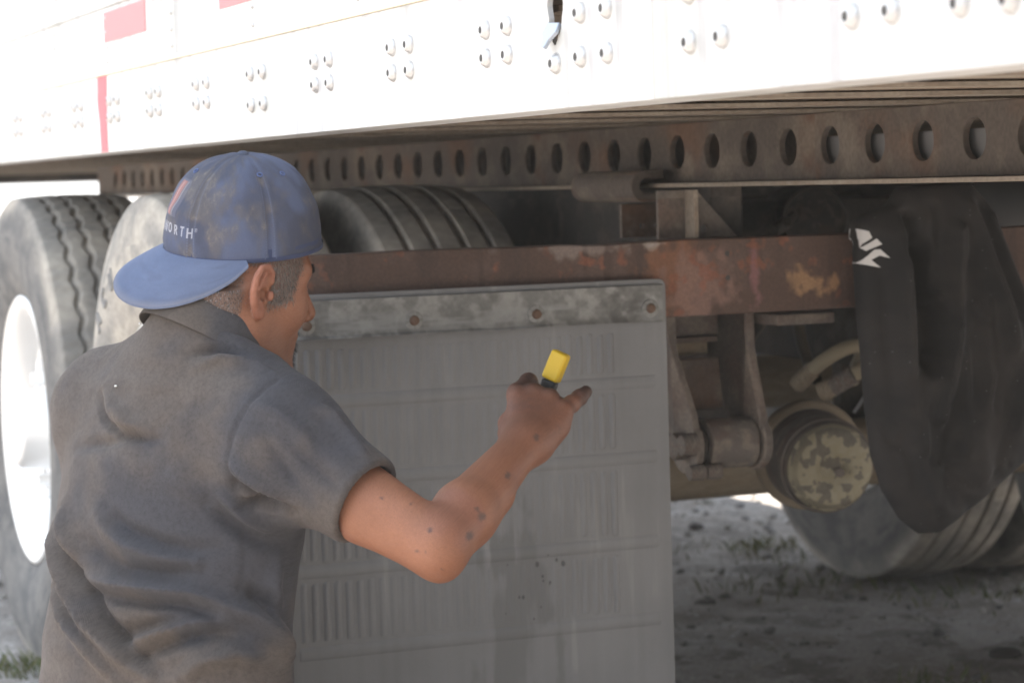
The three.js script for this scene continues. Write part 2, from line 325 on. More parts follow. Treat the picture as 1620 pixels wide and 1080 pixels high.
// ---------------------------------------------------------------- the box trailer
const NEAR = -0.938, FAR = -3.68, REAR = -1.28, FRONT = -12.2, RB = 1.105, RT = 1.240;
const trailer = thing('semi_trailer', [-6.4, 0, -2.24], 'long white box trailer with bolted lower side rail above the blue cap', 'trailer');
{
  // lower side rail with the torn slot
  const sh = new THREE.Shape(); sh.moveTo(FRONT, RB); sh.lineTo(REAR, RB); sh.lineTo(REAR, RT); sh.lineTo(FRONT, RT); sh.closePath();
  const hole = new THREE.Path(); const hp = [];
  for (let i = 0; i < 28; i++) { const a = i / 28 * 2 * Math.PI; let r = 1 + 0.10 * Math.sin(3 * a + 1) + 0.06 * Math.sin(7 * a); hp.push(new THREE.Vector2(-2.223 + 0.019 * r * Math.cos(a), 1.2 + 0.030 * r * Math.sin(a))); }
  hole.setFromPoints(hp); sh.holes.push(hole);
  const rg = new THREE.ExtrudeGeometry(sh, { depth: 0.006, bevelEnabled: false }); rg.translate(0, 0, NEAR - 0.006); boxUV(rg);
  const rail = part('side_rail', rg, M.white, trailer, 'white bolted lower side rail with faint run marks');
  part('rail_lip', box(FRONT, REAR, RB - 0.0005, RB + 0.006, NEAR - 0.07, NEAR - 0.0065, 0.001), M.white, rail);
  const tab = new THREE.Shape(); tab.moveTo(-0.016, 0.014); tab.lineTo(0.014, 0.012); tab.lineTo(0.016, 0.002); tab.lineTo(0.006, -0.006); tab.lineTo(0.004, -0.014); tab.lineTo(-0.006, -0.012); tab.lineTo(-0.010, -0.002); tab.lineTo(-0.018, 0.002); tab.closePath();
  const tg = new THREE.ExtrudeGeometry(tab, { depth: 0.003, bevelEnabled: true, bevelThickness: 0.0007, bevelSize: 0.0007, bevelSegments: 1 }); tg.rotateX(-0.5); tg.translate(-2.226, 1.176, NEAR + 0.004);
  part('torn_tab', tg, M.tornMetal, rail, 'bent bare metal tab torn out of the slot');
  // bolts
  const bolt = new THREE.LatheGeometry([[0.0001, 0.003], [0.0034, 0.003], [0.0038, 0.0064], [0.005, 0.0066], [0.0078, 0.0050], [0.0094, 0.0022], [0.0104, 0.0012], [0.0106, -0.001]].map(([r, y]) => new THREE.Vector2(r, y)), 16); bolt.rotateX(Math.PI / 2);
  const pit = new THREE.CircleGeometry(0.0037, 12); pit.translate(0, 0, 0.0069);  // dark disc set proud of the head, its colour standing for the recess shade
  const spots = [];
  for (let k = 0; k < 13; k++) { const x = -2.379 - 0.305 * k, lowRow = k === 3 ? 1.151 : 1.165; for (const dx of [-0.031, 0.031]) for (const y of [1.1945, lowRow]) spots.push([x + dx, y]); }
  spots.push([-2.222, 1.149], [-2.158, 1.194], [-2.096, 1.194], [-2.159, 1.152], [-2.096, 1.152], [-1.920, 1.194], [-1.858, 1.194], [-1.920, 1.151], [-1.858, 1.152], [-1.638, 1.153], [-1.579, 1.153], [-1.485, 1.151], [-1.423, 1.149], [-1.638, 1.196], [-1.579, 1.196]);
  for (const [x, y] of spots) { const b = put('bolt', bolt, M.boltHead, rail, [x, y, NEAR + 0.0008]); put('dark_recess_disc', pit, M.boltPit, trailer, [x, y, NEAR + 0.0008]); }
  // moulding, panel, tape
  part('rub_moulding', box(FRONT, REAR, 1.2403, 1.2475, NEAR - 0.004, NEAR + 0.004, 0.0015), M.trim, trailer, 'dull cream moulding strip along the top of the side rail');
  part('skirt_panel', box(FRONT, REAR, 1.2478, 1.357, NEAR - 0.006, NEAR - 0.001, 0.0005), M.white, trailer);
  const wall = part('side_wall', box(FRONT, REAR, 1.3575, 3.98, NEAR - 0.03, NEAR + 0.003, 0.001), M.white, trailer);
  for (let k = 0; k < 14; k++) for (let j = 0; j < 4; j++) put('rivet', bolt, M.boltHead, wall, [-3.78 - 0.47 * (k - 5), 1.262 + j * 0.026, NEAR - 0.0008]).scale.set(0.35, 0.35, 0.5);
  for (const x of [-3.953, -3.17, -2.39]) {
    part('red_reflective_tape', box(x - 0.316, x, 1.297, 1.349, NEAR - 0.0008, NEAR + 0.0002, 0), M.red, trailer);
    part('white_reflective_tape', box(x - 0.52, x - 0.317, 1.297, 1.349, NEAR - 0.0008, NEAR + 0.0002, 0), M.reflector, trailer);
  }
  const rs = [[-4.335, 1.2395], [-4.262, 1.2395], [-4.266, 1.19], [-4.272, 1.15], [-4.27, 1.106], [-4.325, 1.106], [-4.33, 1.16], [-4.342, 1.195]];
  part('red_paint_stripe', plateZ(rs, NEAR + 0.0002, NEAR + 0.0009, [], 0), M.redPaint, rail, 'faded red painted stripe across the side rail');
  // rest of the box
  part('side_wall', box(FRONT, REAR, RB, 3.98, FAR, FAR + 0.03, 0.001), M.white, trailer);
  part('roof', box(FRONT, REAR, 3.981, 4.02, FAR, NEAR, 0.001), M.white, trailer);
  part('end_wall', box(FRONT - 0.03, FRONT - 0.001, RB, 4.0, FAR, NEAR, 0.001), M.white, trailer);
  const rear = part('door_frame', box(REAR + 0.001, REAR + 0.06, RB, 4.0, FAR, NEAR, 0.004), M.white, trailer);
  part('coupler_plate', box(-12.15, -10.4, 1.084, 1.1155, -3.4, -1.05, 0.002), M.dark, trailer);
  part('floor_deck', box(FRONT, REAR, 1.2165, 1.2395, FAR + 0.031, NEAR - 0.0075, 0.001), M.floorWood, trailer);
  // floor cross members
  const I = [[-0.032, 0], [0.032, 0], [0.032, 0.0045], [0.003, 0.006], [0.003, 0.092], [0.032, 0.0935], [0.032, 0.1], [-0.032, 0.1], [-0.032, 0.0935], [-0.003, 0.092], [-0.003, 0.006], [-0.032, 0.0045]];
  const is = new THREE.Shape(I.map(([x, y]) => new THREE.Vector2(x, y))); const ig = new THREE.ExtrudeGeometry(is, { depth: 2.5, bevelEnabled: false }); boxUV(ig);
  for (const x of [-1.454, -1.61, -1.89, -2.13]) put('floor_crossmember', ig, M.cross, trailer, [x, 1.116, -3.495]);
  for (let k = 0; k < 32; k++) put('floor_crossmember', ig, M.cross, trailer, [-2.379 - 0.305 * k, 1.116, -3.495]);
  // perforated slide rails under the floor
  for (const [zr, s] of [[-1.66, 1], [-2.82, -1]]) {
    const holes = []; for (let k = -6; k < 41; k++) holes.push([-2.595 - 0.1213 * k, 1.0705, 0.0262]);
    const sr = part('perforated_slide_rail', plateZ([[-7.7, 1.0235], [-1.7, 1.0235], [-1.7, 1.1155], [-7.7, 1.1155]], zr - 0.004, zr + 0.006, holes, 0.001), M.underRail, trailer, 'brown steel slide rail pierced with a row of round holes');
    part('rail_flange', box(-7.7, -1.7, 1.0165, 1.0230, zr - 0.004 * s, zr + 0.042 * s, 0.0012), M.cross, sr);
    part('guide_bar', box(-3.02, -1.8, 1.028, 1.083, zr - 0.021 * s, zr - 0.014 * s, 0.001), M.greySteel, trailer);
    part('guide_bar', box(-7.7, -3.05, 1.040, 1.1, zr - 0.036 * s, zr - 0.028 * s, 0.001), M.underRail, trailer);
  }
}

// ---------------------------------------------------------------- wheels
function tyreGeometry(kind) {
  const R = 0.52, seg = kind === 'zigzag' ? 420 : 200, prof = [];
  const side = [[0.288, 0.095], [0.295, 0.108], [0.315, 0.117], [0.345, 0.128], [0.385, 0.1375], [0.42, 0.1395], [0.455, 0.136], [0.485, 0.1295], [0.503, 0.125], [0.511, 0.1195]];
  for (const [r, w] of side) prof.push([r, -w, 0]);
  const T = kind === 'zigzag' ? 60 : 64; for (let i = 0; i <= T; i++) { const w = -0.117 + 0.234 * i / T; prof.push([R - 0.006 * Math.pow(Math.abs(w) / 0.117, 2.5), w, 1]); }
  for (const [r, w] of side.slice().reverse()) prof.push([r, w, 0]);
  const pos = [], uv = [], col = [], idx = [], n = prof.length, period = 2 * Math.PI / 50;
  for (let i = 0; i <= seg; i++) {
    const a = i / seg * 2 * Math.PI;
    for (let j = 0; j < n; j++) {
      let [r, w, t] = prof[j];
      if (t) {
        let d = 0;
        if (kind === 'zigzag') {
          const ph = a / period, tri = Math.abs((ph % 1) - 0.5) * 4 - 1;
          for (const [k, w0] of [-0.072, -0.026, 0.026, 0.072].entries()) d = Math.max(d, 1 - sstep(0.003, 0.0062, Math.abs(w - w0 - 0.0055 * tri * (k % 2 ? 1 : -1))));
          d *= 0.009;
          const lat = Math.abs(((ph * 1 + 0.25) % 0.5) - 0.25) * period * R; d = Math.max(d, 0.003 * (1 - sstep(0.001, 0.003, lat)));
        } else for (const w0 of [-0.075, -0.027, 0.027, 0.075]) d = Math.max(d, 0.012 * (1 - sstep(0.0035, 0.006, Math.abs(w - w0))));
        r -= d;
      } else if (r > 0.30 && r < 0.47) { // sidewall rings
        r += 0; w += Math.sign(w) * (0.0016 * (1 - sstep(0.001, 0.004, Math.abs(r - 0.455))) + 0.0014 * (1 - sstep(0.001, 0.004, Math.abs(r - 0.345))));
      }
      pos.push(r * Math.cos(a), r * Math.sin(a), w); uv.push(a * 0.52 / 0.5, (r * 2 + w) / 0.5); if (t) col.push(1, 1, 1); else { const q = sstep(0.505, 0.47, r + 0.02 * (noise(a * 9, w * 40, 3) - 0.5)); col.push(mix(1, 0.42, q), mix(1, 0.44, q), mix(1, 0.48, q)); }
    }
  }
  for (let i = 0; i < seg; i++) for (let j = 0; j < n - 1; j++) { const p = i * n + j, q = p + n; idx.push(p, q, p + 1, q, q + 1, p + 1); }
  const g = new THREE.BufferGeometry(); g.setAttribute('position', new THREE.Float32BufferAttribute(pos, 3)); g.setAttribute('uv', new THREE.Float32BufferAttribute(uv, 2)); g.setAttribute('color', new THREE.Float32BufferAttribute(col, 3)); g.setIndex(idx); g.computeVertexNormals(); return g;
}
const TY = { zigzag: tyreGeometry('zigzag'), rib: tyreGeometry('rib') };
function rimGeometry() { // dished disc with ten hand holes, facing +z
  const disc = new THREE.Shape(); disc.absarc(0, 0, 0.235, 0, 2 * Math.PI);
  for (let k = 0; k < 10; k++) { const h = new THREE.Path(), a = k / 10 * 2 * Math.PI; h.absellipse(0.192 * Math.cos(a), 0.192 * Math.sin(a), 0.029, 0.027, 0, 2 * Math.PI, true, a); disc.holes.push(h); }
  const c = new THREE.Path(); c.absarc(0, 0, 0.105, 0, 2 * Math.PI, true); disc.holes.push(c);
  const dg = new THREE.ExtrudeGeometry(disc, { depth: 0.018, bevelEnabled: true, bevelThickness: 0.003, bevelSize: 0.003, bevelSegments: 2, curveSegments: 40 }); dg.translate(0, 0, 0.03);
  const barrel = new THREE.LatheGeometry([[0.262, -0.115], [0.294, -0.110], [0.296, -0.104], [0.266, -0.09], [0.24, -0.05], [0.236, 0.04], [0.262, 0.085], [0.268, 0.10], [0.298, 0.106], [0.300, 0.113], [0.292, 0.118], [0.262, 0.104], [0.232, 0.052], [0.230, 0.02]].map(([r, y]) => new THREE.Vector2(r, y)), 64); barrel.rotateX(Math.PI / 2);
  const hub = new THREE.LatheGeometry([[0.118, 0.03], [0.105, 0.05], [0.092, 0.06], [0.085, 0.13], [0.072, 0.145], [0.0001, 0.15]].map(([r, y]) => new THREE.Vector2(r, y)), 32); hub.rotateX(Math.PI / 2);
  const nuts = []; for (let k = 0; k < 10; k++) { const a = (k + 0.5) / 10 * 2 * Math.PI, n = new THREE.CylinderGeometry(0.014, 0.017, 0.034, 6); n.rotateX(Math.PI / 2); n.translate(0.142 * Math.cos(a), 0.142 * Math.sin(a), 0.064); nuts.push(n); }
  return { disc: join([dg, barrel]), hub, nuts };
}
const RIM = rimGeometry();
const bogie = thing('sliding_axle_bogie', [-4.8, 0, -2.24], 'rusty tandem axle bogie with dusty dual wheels under the white trailer', 'axle bogie');
function wheel(x, z, kind, mat, face, spin, rimMat, label) {
  const w = new THREE.Group(); w.name = 'wheel'; w.position.set(x, 0.512, z).sub(world(bogie)); bogie.add(w); if (label) w.userData.label = label;
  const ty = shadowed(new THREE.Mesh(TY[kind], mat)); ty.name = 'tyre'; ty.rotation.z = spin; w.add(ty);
  for (const [n, g, m] of [['rim', RIM.disc, rimMat], ['hub', RIM.hub, rimMat], ...(z > -1.2 ? RIM.nuts.map((q) => ['wheel_nut', q, rimMat]) : [])]) { const o = shadowed(new THREE.Mesh(g, m)); o.name = n; if (face < 0) o.rotation.y = Math.PI; o.rotation.z = spin * (face < 0 ? -1 : 1); w.add(o); }
  return w;
}
const AX1 = -5.42, AX2 = -4.17;
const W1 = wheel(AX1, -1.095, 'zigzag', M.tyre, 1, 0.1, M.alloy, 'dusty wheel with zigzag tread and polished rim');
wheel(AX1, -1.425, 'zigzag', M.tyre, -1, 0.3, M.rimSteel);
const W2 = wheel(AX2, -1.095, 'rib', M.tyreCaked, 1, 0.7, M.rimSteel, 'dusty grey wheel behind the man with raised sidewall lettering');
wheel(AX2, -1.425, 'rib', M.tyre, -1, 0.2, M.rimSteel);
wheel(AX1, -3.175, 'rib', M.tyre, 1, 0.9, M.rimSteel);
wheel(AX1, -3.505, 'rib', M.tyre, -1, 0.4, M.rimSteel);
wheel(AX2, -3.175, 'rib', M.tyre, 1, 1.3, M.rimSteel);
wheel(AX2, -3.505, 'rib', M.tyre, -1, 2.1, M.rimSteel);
{ // raised letters on the dusty sidewall beside the cap
  const font = await new FontLoader().loadAsync('fonts/droid/droid_sans_bold.typeface.json');
  for (const [ch, p] of [['A', [-4.4909, 0.7965, -0.957]], ['C', [-4.4392, 0.8384, -0.957]], ['U', [-4.3738, 0.874, -0.957]]]) {
    const dx = p[0] - AX2, dy = p[1] - 0.512, r = Math.min(Math.hypot(dx, dy), 0.435), a = Math.atan2(dy, dx), g = new TextGeometry(ch, { font, size: 0.036, depth: 0.002, curveSegments: 4, bevelEnabled: true, bevelThickness: 0.0006, bevelSize: 0.0006, bevelSegments: 1 }); g.center();
    const m = shadowed(new THREE.Mesh(g, std([0.20, 0.195, 0.19], 0.85))); m.name = 'raised_letter'; m.position.set(r * Math.cos(a), r * Math.sin(a), 0.1402); m.rotation.z = a - Math.PI / 2; W2.add(m);
  }
}

// ---------------------------------------------------------------- bogie frame, suspension, brakes
{
  for (const x of [AX1, AX2]) part('axle_tube', cyl([x, x === AX2 ? 0.482 : 0.512, -1.2], [x, x === AX2 ? 0.482 : 0.512, -3.4], 0.066, 0.066, 36), M.axle, bogie);
  for (const zf of [-1.715, -2.765]) part('side_frame', box(-6.2, -3.40, 0.90, 1.034, zf - 0.03, zf + 0.03, 0.006), M.dark, bogie);
  for (const x of [-3.95, -4.8, -5.7]) part('frame_crossmember', box(x - 0.05, x + 0.05, 0.88, 0.985, -2.735, -1.746, 0.005), M.dark, bogie);
  // cross beam that carries the flap
  const beam = part('cross_beam', join([boxUV((() => { // long pressed channel, slightly bent back towards its outer end
    const n = 60, pos = [], idx = [], pr = [[0.05, 0], [0.002, 0], [0, 0.0015], [0, 0.1135], [0.002, 0.1155], [0.05, 0.1155], [0.05, 0.111], [0.006, 0.1105], [0.006, 0.0045], [0.05, 0.004]];
    for (let i = 0; i <= n; i++) { const z = -0.965 - 1.95 * i / n, k = 1 - sstep(0, 0.55, -0.965 - z), dent = 0.003 * Math.exp(-(((z + 1.47) / 0.035) ** 2)); for (const [x, y] of pr) pos.push(-3.3205 - x - 0.006 * k, 0.8215 + y + (y > 0.1 ? -dent + 0.0015 * (noise(z * 20, 1) - 0.5) : 0), z); }
    const m = pr.length; for (let i = 0; i < n; i++) for (let j = 0; j < m; j++) { const a = i * m + j, b = i * m + (j + 1) % m; idx.push(a, a + m, b, a + m, b + m, b); }
    const g = new THREE.BufferGeometry(); g.setAttribute('position', new THREE.Float32BufferAttribute(pos, 3)); g.setIndex(idx); return toCreasedNormals(g.toNonIndexed(), 0.6);
  })())]), M.beam, bogie, 'rust brown cross beam with scraped orange and pale patches');
  { const u = beam.geometry.attributes.uv, p = beam.geometry.attributes.position, nn = beam.geometry.attributes.normal; for (let i = 0; i < u.count; i++) u.setXY(i, -0.965 - p.getZ(i), p.getY(i) - 0.8215 + 0.11 + (Math.abs(nn.getY(i)) > 0.7 ? -p.getX(i) * 0.6 - 2 : 0)); }
  for (const y of [0.914, 0.877]) part('bolt_hole', cyl([-3.3198, y, [-3.32, 0.9101, -1.6748][2]], [-3.323, y, [-3.32, 0.9101, -1.6748][2]], 0.0042, 0.0042, 12), M.boltPit, beam);
  // gusset between beam and slide rail
  const gz = [-3.36, 0.9834, -1.6365][2];
  part('gusset', plateX([[-1.587, 1.0125], [-1.653, 1.0125], [-1.722, 0.938], [-1.587, 0.938]], -3.385, -3.377, [[-1.665, 0.952, 0.008]]), M.steel, bogie);
  part('gusset_rib', box(-3.4, -3.3455, 0.9385, 1.0123, gz - 0.004, gz + 0.004, 0.001), M.cross, bogie);
  // hook that clasps the rail's lower flange
  const c = new THREE.Shape(); // profile in z (to the inside) and y
  c.moveTo(-0.024, 0.023); c.lineTo(0.006, 0.023); c.absarc(0.006, 0, 0.023, Math.PI / 2, -Math.PI / 2, true); c.lineTo(-0.022, -0.023); c.lineTo(-0.022, -0.0135); c.lineTo(0.004, -0.0135); c.absarc(0.004, 0, 0.0135, -Math.PI / 2, Math.PI / 2, false); c.lineTo(-0.024, 0.0135); c.closePath();
  const cg = new THREE.ExtrudeGeometry(c, { depth: 0.235, bevelEnabled: true, bevelThickness: 0.002, bevelSize: 0.002, bevelSegments: 2, curveSegments: 12 });
  cg.rotateY(-Math.PI / 2); // profile x -> z
  cg.translate(-3.455, 1.0195, -1.6085); boxUV(cg);
  part('rail_clip', cg, M.underRail, bogie, 'hook shaped steel clip clasping the slide rail');
  part('clip_plate', plateX([[-1.565, 0.992], [-1.640, 0.992], [-1.640, 0.94], [-1.565, 0.94]], -3.475, -3.465, [[-1.60, 0.958, 0.006], [-1.625, 0.958, 0.006]]), M.underRail, bogie);
  // suspension hanger: two tapered cheeks, a web with a slot, the pivot bush and its bolts
  const hang = new THREE.Group(); hang.name = 'suspension_hanger'; hang.position.copy(world(bogie)).negate(); bogie.add(hang);
  const cheek = (xo) => { const pts = [[-3.62, 0.90], [-3.435, 0.90]]; for (let i = 0; i <= 8; i++) { const t = i / 8; pts.push([mix(-3.435, -3.437, t) - 0.012 * Math.sin(Math.PI * t), mix(0.84, 0.63, t)]); } for (let i = 0; i <= 14; i++) { const a = rad(35) - rad(230) * i / 14; pts.push([-3.475 + 0.052 * Math.cos(a), 0.607 + 0.047 * Math.sin(a)]); } pts.push([-3.60, 0.72]); return pts; };
  const H0 = V(0, 0, 0), at = (n, g, m) => { const o = shadowed(new THREE.Mesh(g, m)); o.name = n; hang.add(o); return o; };
  const bent = (g, z0, dz) => { const p = g.attributes.position; for (let i = 0; i < p.count; i++) { const t = sstep(0.82, 0.63, p.getY(i)); p.setZ(i, p.getZ(i) + z0 + dz * t); } g.computeVertexNormals(); return boxUV(g); };
  at('cheek', bent(plateZ(cheek(), -0.006, 0.006, [], 0.002), -1.632, -0.042), M.steel);
  at('cheek', bent(plateZ(cheek(), -0.008, 0.008, [], 0.003), -1.772, -0.022), M.steel);
  // web pieces round the slot
  at('web', plateX([[-1.638, 0.895], [-1.764, 0.895], [-1.764, 0.775], [-1.638, 0.775]], -3.545, -3.535), M.steel);
  at('web', plateX([[-1.645, 0.738], [-1.764, 0.738], [-1.77, 0.655], [-1.655, 0.655]], -3.55, -3.535), M.underRail);
  at('slot_lip', box(-3.56, -3.52, 0.7655, 0.7745, -1.755, -1.645, 0.002), M.underRail);
  at('tie_bar', box(-3.60, -3.57, 0.742, 0.768, -1.762, -1.64, 0.003), M.axle);
  at('pivot_bush', lathe([[0.0001, 0], [0.037, 0], [0.0405, 0.003], [0.0405, 0.082], [0.037, 0.086], [0.0001, 0.086]], [-3.468, 0.607, -1.696], [-3.468, 0.607, -1.9], 36), M.steel);
  at('bush_collar', lathe([[0.0001, 0], [0.031, 0], [0.031, 0.012], [0.0001, 0.012]], [-3.468, 0.607, -1.683], [-3.468, 0.607, -1.9], 30), M.dark);
  for (const [y, z, x, r] of [[0.613, -1.655, -3.43, 0.018], [0.568, -1.668, -3.43, 0.013], [0.567, -1.70, -3.435, 0.013]]) at('hex_bolt', cyl([x, y, z - 0.012], [x, y, z + 0.014], r, r * 0.95, 6), M.steel);
  at('pivot_nut', cyl([-3.468, 0.607, -1.645], [-3.468, 0.607, -1.666], 0.022, 0.022, 6), M.steel);
  part('gap_filler_block', box(-3.86, -3.72, 0.60, 0.86, -1.90, -1.60, 0.01), M.dark, bogie);  // dark block added to close the bright gap behind the hanger slot
  part('cross_plate', box(-4.6, -3.75, 0.66, 0.90, -2.36, -2.33, 0.004), M.dark, bogie);
  // far hanger and trailing arms
  part('hanger_box', box(-3.6, -3.45, 0.6, 0.9, -2.77, -2.68, 0.01), M.dark, bogie);
  for (const z of [-1.742, -2.72]) part('trailing_arm', box(-4.30, -3.50, 0.585, 0.635, z - 0.03, z + 0.03, 0.012), M.dark, bogie);
  for (const z of [-1.742, -2.72]) part('leaf_spring', box(-5.4, -4.1, 0.62, 0.67, z - 0.038, z + 0.038, 0.012), M.dark, bogie);
  // things above and below the beam, inside
  part('bracket', box(-3.50, -3.385, 0.795, 0.812, [-3.45, 0.8024, -1.8954][2], [-3.45, 0.8074, -1.7928][2], 0.003), M.steel, bogie);
  part('bracket_web', plateZ([[-3.6, 0.81], [-3.46, 0.81], [-3.46, 0.79], [-3.56, 0.72], [-3.6, 0.72]], -1.812, -1.806), M.dark, bogie);
  part('hose_bracket', box(-3.64, -3.62, 0.765, 0.82, [-3.62, 0.7634, -2.1103][2], [-3.62, 0.7647, -2.0832][2], 0.002), M.axle, bogie);
  const tk = [-3.7559, 0.9518, -2.0675], tk2 = [-4.3988, 0.9473, -2.3488];
  part('air_tank', lathe([[0.0001, 0.0], [0.03, 0.002], [0.048, 0.006], [0.052, 0.0], [0.0565, -0.003], [0.059, 0.004], [0.059, 0.5], [0.04, 0.53], [0.0001, 0.54]], tk, tk2, 40), M.dark, bogie);
  const rt0 = [-3.6976, 0.9603, -2.352], rt1 = [-3.8409, 0.9553, -2.805];
  part('air_reservoir', lathe([[0.0001, 0.0], [0.03, 0.004], [0.05, 0.02], [0.056, 0.05], [0.056, 0.55], [0.03, 0.6], [0.0001, 0.61]], rt0, rt1, 36), M.greySteel, bogie);
  part('valve_block', join([box(-3.80, -3.70, 0.945, 0.99, -1.86, -1.80, 0.006), cyl([-3.6492, 0.9367, -1.9263], [-3.6848, 0.9487, -1.9745], 0.012, 0.012, 14), cyl([-3.6405, 0.9519, -1.9509], [-3.6815, 0.9613, -1.9852], 0.008, 0.008, 12)]), M.dark, bogie);
  // spring brake chamber
  const f0 = [-3.6434, 0.5259, -2.0295], f1 = [-3.844, 0.5416, -2.0702], ax = V(...f1).sub(V(...f0)).normalize(), along = (d) => V(...f0).addScaledVector(ax, d).toArray();
  const peel = tex(512, 512, (u, v) => { const a = fbm(u * 9 + 2, v * 9, 4, 5), b = fbm(u * 30, v * 30, 8, 4), dust = mix3([0.19, 0.165, 0.125], [0.12, 0.105, 0.085], b); return mix3(dust, mix3([0.30, 0.255, 0.15], [0.38, 0.34, 0.25], b), 0.9 * sstep(0.49, 0.55, a + 0.12 * (b - 0.5))); });
  const chm = std([1, 1, 1], 0.75, 0, { map: peel, bumpMap: peel, bumpScale: 0.0015 });
  const ch = new THREE.Group(); ch.name = 'brake_chamber'; ch.position.copy(world(bogie)).negate(); bogie.add(ch);
  const on = (n, g, m) => { const o = shadowed(new THREE.Mesh(g, m)); o.name = n; ch.add(o); return o; };
  const capg = lathe([[0.0001, 0.006], [0.017, 0.006], [0.019, 0.0085], [0.022, 0.0085], [0.03, 0.001], [0.046, -0.002], [0.062, 0.001], [0.071, 0.006], [0.076, 0.014]], f0, f1, 48); boxUV(capg, 6);
  on('end_cap', capg, chm).userData.label = 'end cap with peeling pale yellow paint';
  on('canister', lathe([[0.0762, 0.0145], [0.0795, 0.04], [0.083, 0.09], [0.084, 0.128]], f0, f1, 48), M.steel);
  on('clamp_ring', lathe([[0.084, 0.126], [0.094, 0.128], [0.0985, 0.134], [0.0985, 0.146], [0.094, 0.152], [0.084, 0.154]], f0, f1, 48), M.axle);
  on('service_half', lathe([[0.085, 0.1545], [0.084, 0.19], [0.06, 0.23], [0.0001, 0.232]], f0, f1, 48), M.dark);
  on('centre_bolt', cyl([-3.6339, 0.5197, -2.0388], [-3.6527, 0.5195, -2.0457], 0.0085, 0.0095, 6), M.steel);
  on('clamp_ring', lathe([[0.080, 0.03], [0.0835, 0.032], [0.0835, 0.038], [0.080, 0.04]], f0, f1, 48), M.steel);
  part('chamber_bracket', cyl(along(0.22), [-4.17, 0.53, -2.20], 0.03, 0.03, 16), M.dark, bogie);
  const hoseM = std([0.30, 0.25, 0.17], 0.75), hoseD = std([0.10, 0.085, 0.065], 0.7);
  part('air_hose', tube([[-3.7255, 0.669, -2.0116], [-3.692, 0.6927, -2.0187], [-3.6651, 0.7151, -2.0363], [-3.6547, 0.7304, -2.0653], [-3.6564, 0.7334, -2.0886], [-3.6878, 0.716, -2.115], [-3.7595, 0.6879, -2.1467], [-3.8483, 0.6572, -2.189]], 0.0125, 60, 12), hoseM, bogie);
  part('hose_fitting', cyl([-3.7279, 0.6667, -2.0104], [-3.6883, 0.695, -2.0204], 0.0165, 0.0155, 6), M.axle, bogie);
  part('hose_fitting', cyl([-3.6857, 0.6624, -2.0564], [-3.6555, 0.6848, -2.0821], 0.0165, 0.0165, 12), M.steel, bogie);
  part('hose_fitting', cyl([-3.7021, 0.6535, -2.0406], [-3.6849, 0.6635, -2.0585], 0.0185, 0.0175, 6), M.axle, bogie);
  part('air_hose', tube([[-3.6563, 0.6838, -2.08], [-3.6481, 0.6961, -2.1028], [-3.6516, 0.7024, -2.1224], [-3.6718, 0.6952, -2.1516], [-3.7352, 0.6638, -2.2036]], 0.013, 40, 12), hoseM, bogie);
  part('air_hose', tube([[-3.9798, 0.7682, -2.1494], [-3.9749, 0.7214, -2.1535], [-3.9499, 0.6817, -2.1547], [-3.8729, 0.6592, -2.1275]], 0.011, 40, 10), hoseD, bogie);
  part('gap_filler_plate', box(-4.42, -4.38, 0.45, 0.86, [-4.4, 0.5306, -2.6064][2], [-4.4, 0.5396, -2.4642][2], 0.004), M.dark, bogie);  // added dark plate, hides the bright background beside the brake chamber
  part('push_rod', cyl([-3.6601, 0.6669, -2.1216], [-3.6872, 0.6158, -2.0986], 0.0032, 0.0032, 8), M.greySteel, bogie);
}

